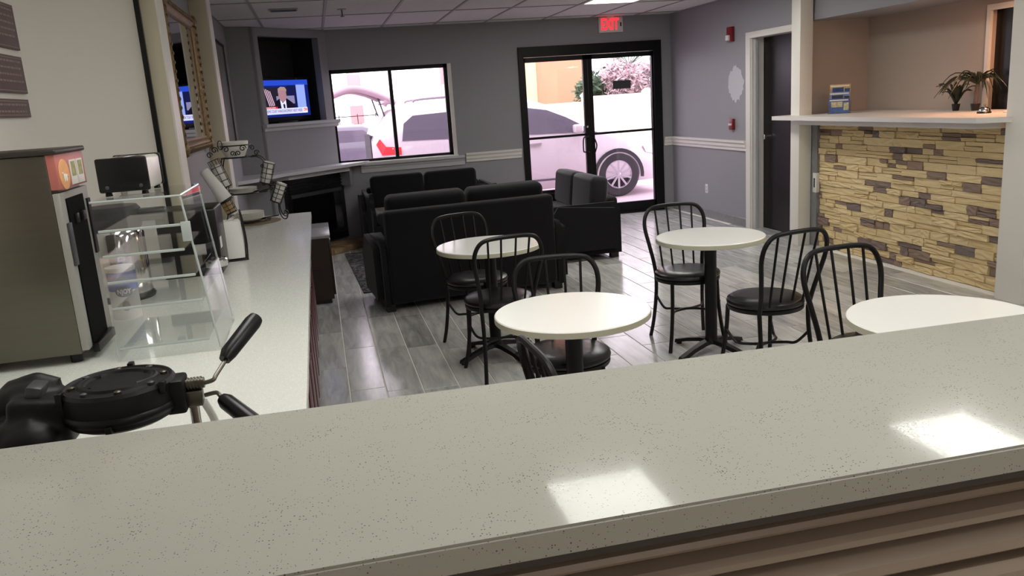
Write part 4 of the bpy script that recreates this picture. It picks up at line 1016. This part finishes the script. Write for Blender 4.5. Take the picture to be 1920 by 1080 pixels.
# ------------------------------------------------------------------ outside
gr = struct(bx('ground', 'paving', None, -30, 40, YF+.16, 60, -.2, -.03))
for k in range(6): bx('paving_joint', 'cgrid', gr, -3, 9, 11.2+1.2*k, 11.215+1.2*k, -.031, -.0285)
# white minivan: lofted body
cv = thing('minivan', 'white minivan parked outside with its tailgate up', 'car', (3.1, 13.45, -.03))
st = [(.80, 1.20, 1.0), (.90, 1.42, 1.02), (1.10, 1.60, 1.05), (1.45, 1.70, 1.07), (2.1, 1.735, 1.08), (2.8, 1.72, 1.07), (3.3, 1.64, 1.06), (3.7, 1.50, 1.05), (4.05, 1.32, 1.05), (4.35, 1.12, 1.03), (4.8, 1.02, .93), (5.15, .92, .82), (5.42, .72, .64), (5.52, .55, .5)]
def sect(x, zr, zb):
    k = 1.0 if x < 4.9 else 1-.25*((x-4.9)/.62)**2
    if x < 1.1: k = 1-.06*((1.1-x)/.3)
    hw = .95*k; rw_ = hw-.62*max(0, zr-zb)*.42-.02
    zl = .22
    pts = [(-hw*.9, zl), (-hw, zl+.12), (-hw*1.005, .6 if zb > .7 else zb*.8), (-hw*.985, zb), (-rw_, zr-.07), (-rw_*.86, zr-.012), (0, zr)]
    return [(x-3.1, y, z) for y, z in pts]+[(x-3.1, -y, z) for y, z in pts[-2::-1]]
b = MB(); prev = None
for x, zr, zb in st:
    row = [b.b.verts.new(p) for p in sect(x, zr, zb)]
    if prev:
        for q in range(len(row)-1): b.b.faces.new((prev[q], prev[q+1], row[q+1], row[q]))
        b.b.faces.new((prev[-1], prev[0], row[0], row[-1]))
    else: b.b.faces.new(row[::-1])
    prev = row
b.b.faces.new(prev); b.go('body', 'car', cv, 50)
def side_y(x, z):
    """outer y (near side, local) of the body at world x, height z"""
    for (xa, ra, ba), (xb_, rb, bb_) in zip(st, st[1:]):
        if xa <= x <= xb_:
            u = (x-xa)/(xb_-xa); zr = ra+(rb-ra)*u; zb = ba+(bb_-ba)*u; break
    s_ = sect(x, zr, zb)
    for p, q in zip(s_[:6], s_[1:6]):
        if p[2] <= z <= q[2]: return p[1]+(q[1]-p[1])*(z-p[2])/max(1e-6, q[2]-p[2])
    return s_[3][1]
def side_panel(name, poly, m, off=.012, thick=.012, par=cv):
    b = MB(); A = [b.b.verts.new((x-3.1, side_y(x, z)-off, z)) for x, z in poly]; B = [b.b.verts.new((x-3.1, side_y(x, z)-off+thick+.02, z)) for x, z in poly]
    b.b.faces.new(A); b.b.faces.new(B[::-1])
    for i in range(len(A)):
        j = (i+1) % len(A); b.b.faces.new((A[i], A[j], B[j], B[i]))
    return b.go(name, m, par, 30)
side_panel('side_window', [(1.25, 1.15), (2.02, 1.13), (2.02, 1.53), (1.45, 1.51), (1.30, 1.40)], 'car_glass')
side_panel('side_window', [(2.08, 1.13), (3.08, 1.11), (3.08, 1.52), (2.08, 1.53)], 'car_glass')
side_panel('side_window', [(3.14, 1.10), (3.9, 1.08), (4.28, 1.07), (4.10, 1.18), (3.85, 1.32), (3.55, 1.45), (3.14, 1.52)], 'car_glass')
side_panel('door_gap', [(3.105, .35), (3.115, .35), (3.115, 1.08), (3.105, 1.08)], 'tyre', .004, .004)
side_panel('side_strip', [(1.4, .36), (4.2, .36), (4.2, .39), (1.4, .39)], 'car_dark', .006, .006)
side_panel('door_handle', [(3.2, .93), (3.40, .935), (3.40, .96), (3.2, .955)], 'alloy', .03, .02)
side_panel('tail_lamp', [(.86, 1.12), (.93, .96), (1.22, .95), (1.22, 1.06), (1.0, 1.08), (.92, 1.2)], 'tail', .015, .01)
side_panel('head_lamp', [(5.1, .78), (5.38, .70), (5.40, .62), (5.15, .68)], 'alloy', .012, .01)
side_panel('wiper_cowl', [(4.28, 1.07), (4.42, 1.03), (4.3, 1.05), (4.05, 1.07)], 'tyre', .012, .01)
bx('side_mirror', 'car', cv, 3.92-3.1, 4.06-3.1, -1.10, -.93, 1.07, 1.20, bev=.03, seg=3)
MB().tube(smooth([(1.5-3.1, -.60, 1.70), (1.65-3.1, -.60, 1.745), (2.8-3.1, -.60, 1.755), (3.1-3.1, -.60, 1.70)], 4), .018, 8).go('roof_rail', 'rail_grey', cv)
MB().tube(smooth([(1.5-3.1, .60, 1.70), (1.65-3.1, .60, 1.745), (2.8-3.1, .60, 1.755), (3.1-3.1, .60, 1.70)], 4), .018, 8).go('roof_rail', 'rail_grey', cv)
# windscreen
def top_panel(name, xs, m):
    b = MB(); prev = None
    for x in xs:
        for (xa, ra, ba), (xb_, rb, bb_) in zip(st, st[1:]):
            if xa <= x <= xb_: u = (x-xa)/(xb_-xa); zr = ra+(rb-ra)*u
        row = [b.b.verts.new((x-3.1, y, zr+.012-.03*abs(y/.6)**3)) for y in (-.62, -.3, 0, .3, .62)]
        if prev:
            for q in range(4): b.b.faces.new((prev[q], prev[q+1], row[q+1], row[q]))
        prev = row
    return b.go(name, m, cv, 60)
top_panel('windscreen', [3.4, 3.7, 4.05, 4.3], 'car_glass')
# open rear end and tailgate
bx('boot_opening', 'tyre', cv, .785-3.1, .83-3.1, -.72, .72, .62, 1.25)
bx('rear_bumper', 'car', cv, .68-3.1, .86-3.1, -.90, .90, .28, .60, bev=.05, seg=3)
tg = MB(); gpts = [(1.22, 1.70), (1.10, 1.78), (.85, 1.90), (.60, 1.96), (.35, 1.90), (.10, 1.80), (-.05, 1.72)]
for y0 in (-.74, .62): tg.tube(smooth([(x-3.1, y0+.06, z) for x, z in gpts], 4), .05, 8)
tg.box(-.12-3.1, .05-3.1, -.72, .72, 1.66, 1.76, bev=.02); tg.box(1.05-3.1, 1.2-3.1, -.72, .72, 1.70, 1.78, bev=.02)
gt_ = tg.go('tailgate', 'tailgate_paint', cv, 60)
b = MB(); prev = None
for x, z in gpts[1:-1]:
    row = [b.b.verts.new((x-3.1, y, z)) for y in (-.66, 0, .66)]
    if prev:
        for q in range(2): b.b.faces.new((prev[q], prev[q+1], row[q+1], row[q]))
    prev = row
b.go('tailgate_glass', 'car_glass', gt_, 60)
for y in (-.68, .68): MB().tube([(1.10-3.1, y, 1.30), (.96-3.1, y, 1.83)], .012, 6).go('gas_strut', 'tyre', gt_)
def wheel(x, y, sgn=-1):
    w_ = bpy.data.objects.new('wheel', None); C.objects.link(w_); w_.parent = cv; w_.location = (x-3.1, y, .36)
    R_ = Matrix.Rotation(PI/2*(-sgn), 3, 'X')
    MB().lathe([(.22, -.10), (.325, -.10), (.36, -.07), (.36, .07), (.325, .10), (.225, .10), (.22, .06)], 48, rot=Matrix.Rotation(PI/2, 3, 'X')).go('tyre', 'tyre', w_)
    MB().lathe([(.235, .07), (.235, .095), (.215, .095), (.205, .06), (.205, -.09), (.23, -.09)], 48, rot=Matrix.Rotation(PI/2, 3, 'X')).go('rim', 'alloy', w_)
    MB().lathe([(0, .05), (.20, .05), (.20, .04), (0, .04)], 32, rot=Matrix.Rotation(PI/2, 3, 'X')).go('brake_disc', 'tyre', w_)
    sp = MB()
    for k in range(10):
        q = Matrix.Rotation(2*PI*k/10, 4, 'Y')
        sp.box(-.016, .016, -.095, -.07, .04, .215, rot=q, at=(0, 0, 0))
    sp.lathe([(0, .098), (.03, .098), (.055, .085), (.055, .06), (0, .06)], 20, rot=Matrix.Rotation(PI/2, 3, 'X'))
    sp.go('spokes', 'alloy', w_)
    return w_
wheel(4.66, -.86); wheel(1.72, -.86); wheel(4.66, .86); wheel(1.72, .86)
for x in (4.66, 1.72):
    pts = []
    b = MB(); ring0 = []; ring1 = []
    for k in range(21):
        a = PI*k/20*1.08-.04*PI
        b_in, b_out = .37, .43
        ring0.append(b.b.verts.new((x-3.1+b_in*math.cos(a), side_y(x, .5)-.012, .345+b_in*math.sin(a)))); ring1.append(b.b.verts.new((x-3.1+b_out*math.cos(a), side_y(x, .5)-.012, .345+b_out*math.sin(a))))
    for k in range(20): b.b.faces.new((ring0[k], ring1[k], ring1[k+1], ring0[k+1]))
    b.go('wheel_arch', 'tyre', cv)
# dark car behind
dc = thing('parked_car', 'dark car parked behind the white minivan, seen through the left window pane', 'car', (.3, 17.2, -.03))
b = MB(); prev = None
for x, zr, zb in ((-2.3, .75, .6), (-2.1, .95, .8), (-1.4, 1.05, .88), (-.9, 1.30, .92), (-.3, 1.38, .93), (.6, 1.36, .93), (1.3, 1.1, .9), (2.0, 1.0, .82), (2.25, .7, .6)):
    pts = [(-.82, .2), (-.86, .4), (-.86, zb), (-.66 if zr-zb > .25 else -.8, zr-.05), (-.5, zr), (.5, zr), (.66, zr-.05), (.86, zb), (.86, .4), (.82, .2)]
    row = [b.b.verts.new((x, y, z)) for y, z in pts]
    if prev:
        for q in range(len(row)): b.b.faces.new((prev[q], prev[(q+1) % len(row)], row[(q+1) % len(row)], row[q]))
    else: b.b.faces.new(row[::-1])
    prev = row
b.b.faces.new(prev); b.go('body', 'car_dark', dc, 50)
MB().prism([(-.85, .96), (-.1, .96), (-.1, 1.28), (-.6, 1.26)], -.80, -.76, 'y').go('side_window', 'car_glass', dc); MB().prism([(-.02, .96), (1.0, .96), (.6, 1.26), (-.02, 1.28)], -.80, -.76, 'y').go('side_window', 'car_glass', dc)
for x in (-1.5, 1.45): MB().lathe([(0, -.1), (.31, -.1), (.31, .1), (0, .1)], 24, (x, -.78, .31), Matrix.Rotation(PI/2, 3, 'X')).go('wheel', 'tyre', dc)
# building
t = thing('building', 'orange stucco building with yellow corner, beyond the left door pane', 'building', (7, 24, -.03))
bx('wall', 'orange', t, -.52, .98, 0, 4, 0, 5.0); bx('corner_strip', 'yellow', t, -1.6, -.52, -.05, 4, 0, 5.0); bx('parapet', 'vinyl_fence', t, -1.65, 1.05, -.1, 4, 5.0, 5.2)
# cream fence panel with posts
t = thing('fence', 'cream vinyl fence with capped posts beyond the right door pane', 'fence', (6.3, 17, -.03))
for k in range(9): bx('board', 'vinyl_fence', t, -.62+.145*k, -.62+.145*(k+1)-.004, 0, .04, .08, 1.55)
bx('rail', 'vinyl_fence', t, -.62, .68, -.02, .06, .66, .74); bx('rail', 'vinyl_fence', t, -.62, .68, -.02, .06, 1.52, 1.60)
for x in (-.72, .68):
    po = bx('post', 'vinyl_fence', t, x-.0, x+.13, -.05, .08, 0, 1.60)
    MB().prism([(x-.02, 1.60), (x+.15, 1.60), (x+.15, 1.63), (x+.065, 1.70), (x-.02, 1.63)], -.07, .10, 'y').go('cap', 'vinyl_fence', po)
for k in range(8): bx('board', 'vinyl_fence', t, -2.1+.172*k, -2.1+.172*(k+1)-.004, 0, .04, .08, 1.5)
# shrubs, palm, pole
def shrub(name, label, loc, R_, H_, m, seed, n_=2600, ls=.07, z0=.3):
    r = random.Random(seed); t = thing(name, label, 'shrub', loc)
    st_ = MB()
    for k in range(7):
        a = r.uniform(0, 2*PI); st_.tube([(0, 0, 0), (math.cos(a)*R_*.2, math.sin(a)*R_*.2, H_*.4), (math.cos(a)*R_*.6, math.sin(a)*R_*.6, H_*.85)], [.04, .025, .01], 6)
    st_.go('stem', 'bark', t)
    b = MB(); cl = [(r.uniform(-.7, .7)*R_, r.uniform(-.5, .5)*R_, r.uniform(z0, .85)*H_, r.uniform(.2, .42)*R_) for _ in range(34)]
    for i in range(n_):
        cx, cy, cz2, cr2 = cl[i % len(cl)]
        v = Vector((r.gauss(0, 1), r.gauss(0, 1), r.gauss(0, 1))).normalized()*cr2*r.uniform(.6, 1.05); c = Vector((cx, cy, cz2))+v
        e1 = Vector((r.uniform(-1, 1), r.uniform(-1, 1), r.uniform(-1, 1))).normalized(); e2 = e1.orthogonal().normalized(); s_ = ls*r.uniform(.5, 1.1)
        b.b.faces.new([b.b.verts.new(q) for q in (c, c+e1*s_+e2*s_*.35, c+e1*s_*1.9, c+e1*s_-e2*s_*.35)])
    o = b.go('foliage', m, t, recalc=False); o['kind'] = 'stuff'
shrub('flowering_shrub', 'dusty pink flowering shrub above the cream fence', (7.75, 19.0, -.03), 1.0, 2.45, 'bush', 3, 9000, .095)
shrub('leafy_shrub', 'green leafy shrub left of the pink one behind the fence', (7.9, 21.6, -.03), 1.0, 2.35, 'bush_green', 5, 5500, .12)
t = thing('palm_tree', 'green fan palm rising behind the pink shrub', 'tree', (8.0, 20.4, -.03))
MB().tube([(0, 0, 0), (.03, 0, 1.2), (0, 0, 2.3)], [.16, .13, .12], 12).go('trunk', 'bark', t)
r = random.Random(8)
for k in range(16):
    a = 2*PI*k/16+r.uniform(-.2, .2); el = r.uniform(-.3, 1.0); d_ = Vector((math.cos(a)*math.cos(el), math.sin(a)*math.cos(el), math.sin(el))); b = MB(); base = Vector((0, 0, 2.3)); tip = base+d_*.55
    b.tube([base, tip], .012, 5); sd = d_.orthogonal().normalized(); sd = Vector((-math.sin(a), math.cos(a), 0))
    for j in range(11):
        an = (j-5)/5*1.25; dd_ = (d_*math.cos(an)+sd*math.sin(an)); e_ = tip+dd_*.48-Vector((0, 0, .06*abs(j-5)/5)); pw = dd_.cross(Vector((0, 0, 1))).normalized()*.045
        b.b.faces.new([b.b.verts.new(q) for q in (tip, (tip+e_)/2+pw, e_, (tip+e_)/2-pw)])
    b.go('frond', 'bush_green', t, recalc=False)
t = thing('utility_pole', 'weathered pinkish pole at the right edge of the right door pane', 'pole', (8.05, 18.2, -.03))
MB().tube([(0, 0, 0), (-.05, 0, 2.4), (-.1, 0, 4.2)], [.19, .17, .15], 16).go('shaft', 'pole', t)
MB().tube([(.03, -.16, .2), (-.02, -.15, 2.4), (-.07, -.12, 4.1)], .025, 8).go('conduit', 'pole', t)
for x, z1, lab in ((1.10, 3.6, 'pale red sign column seen over the raised tailgate'), (3.52, 3.6, 'pale red sign column at the right edge of the window')):
    t = thing('sign_column', lab, 'sign', (x, 22, -.03), group='pale red columns beyond the car park')
    bx('shaft', 'far_red', t, -.11, .11, 0, .2, 0, 1.3); bx('board', 'far_red', t, -.17, .17, -.02, .2, 1.3, 3.3, bev=.02); bx('panel', 'white_plastic', t, -.16, .16, -.03, -.02, 1.75, 2.15)
t = thing('railing', 'thin dark railing far behind the parked cars', 'railing', (.4, 21, -.03))
for k in range(9): MB().tube([(-1.6+.45*k, 0, 0), (-1.6+.45*k, 0, 1.55)], .012, 6).go('post', 'tyre', t)
for z in (.5, 1.5): MB().tube([(-1.6, 0, z), (2.0, 0, z)], .012, 6).go('rail', 'tyre', t)
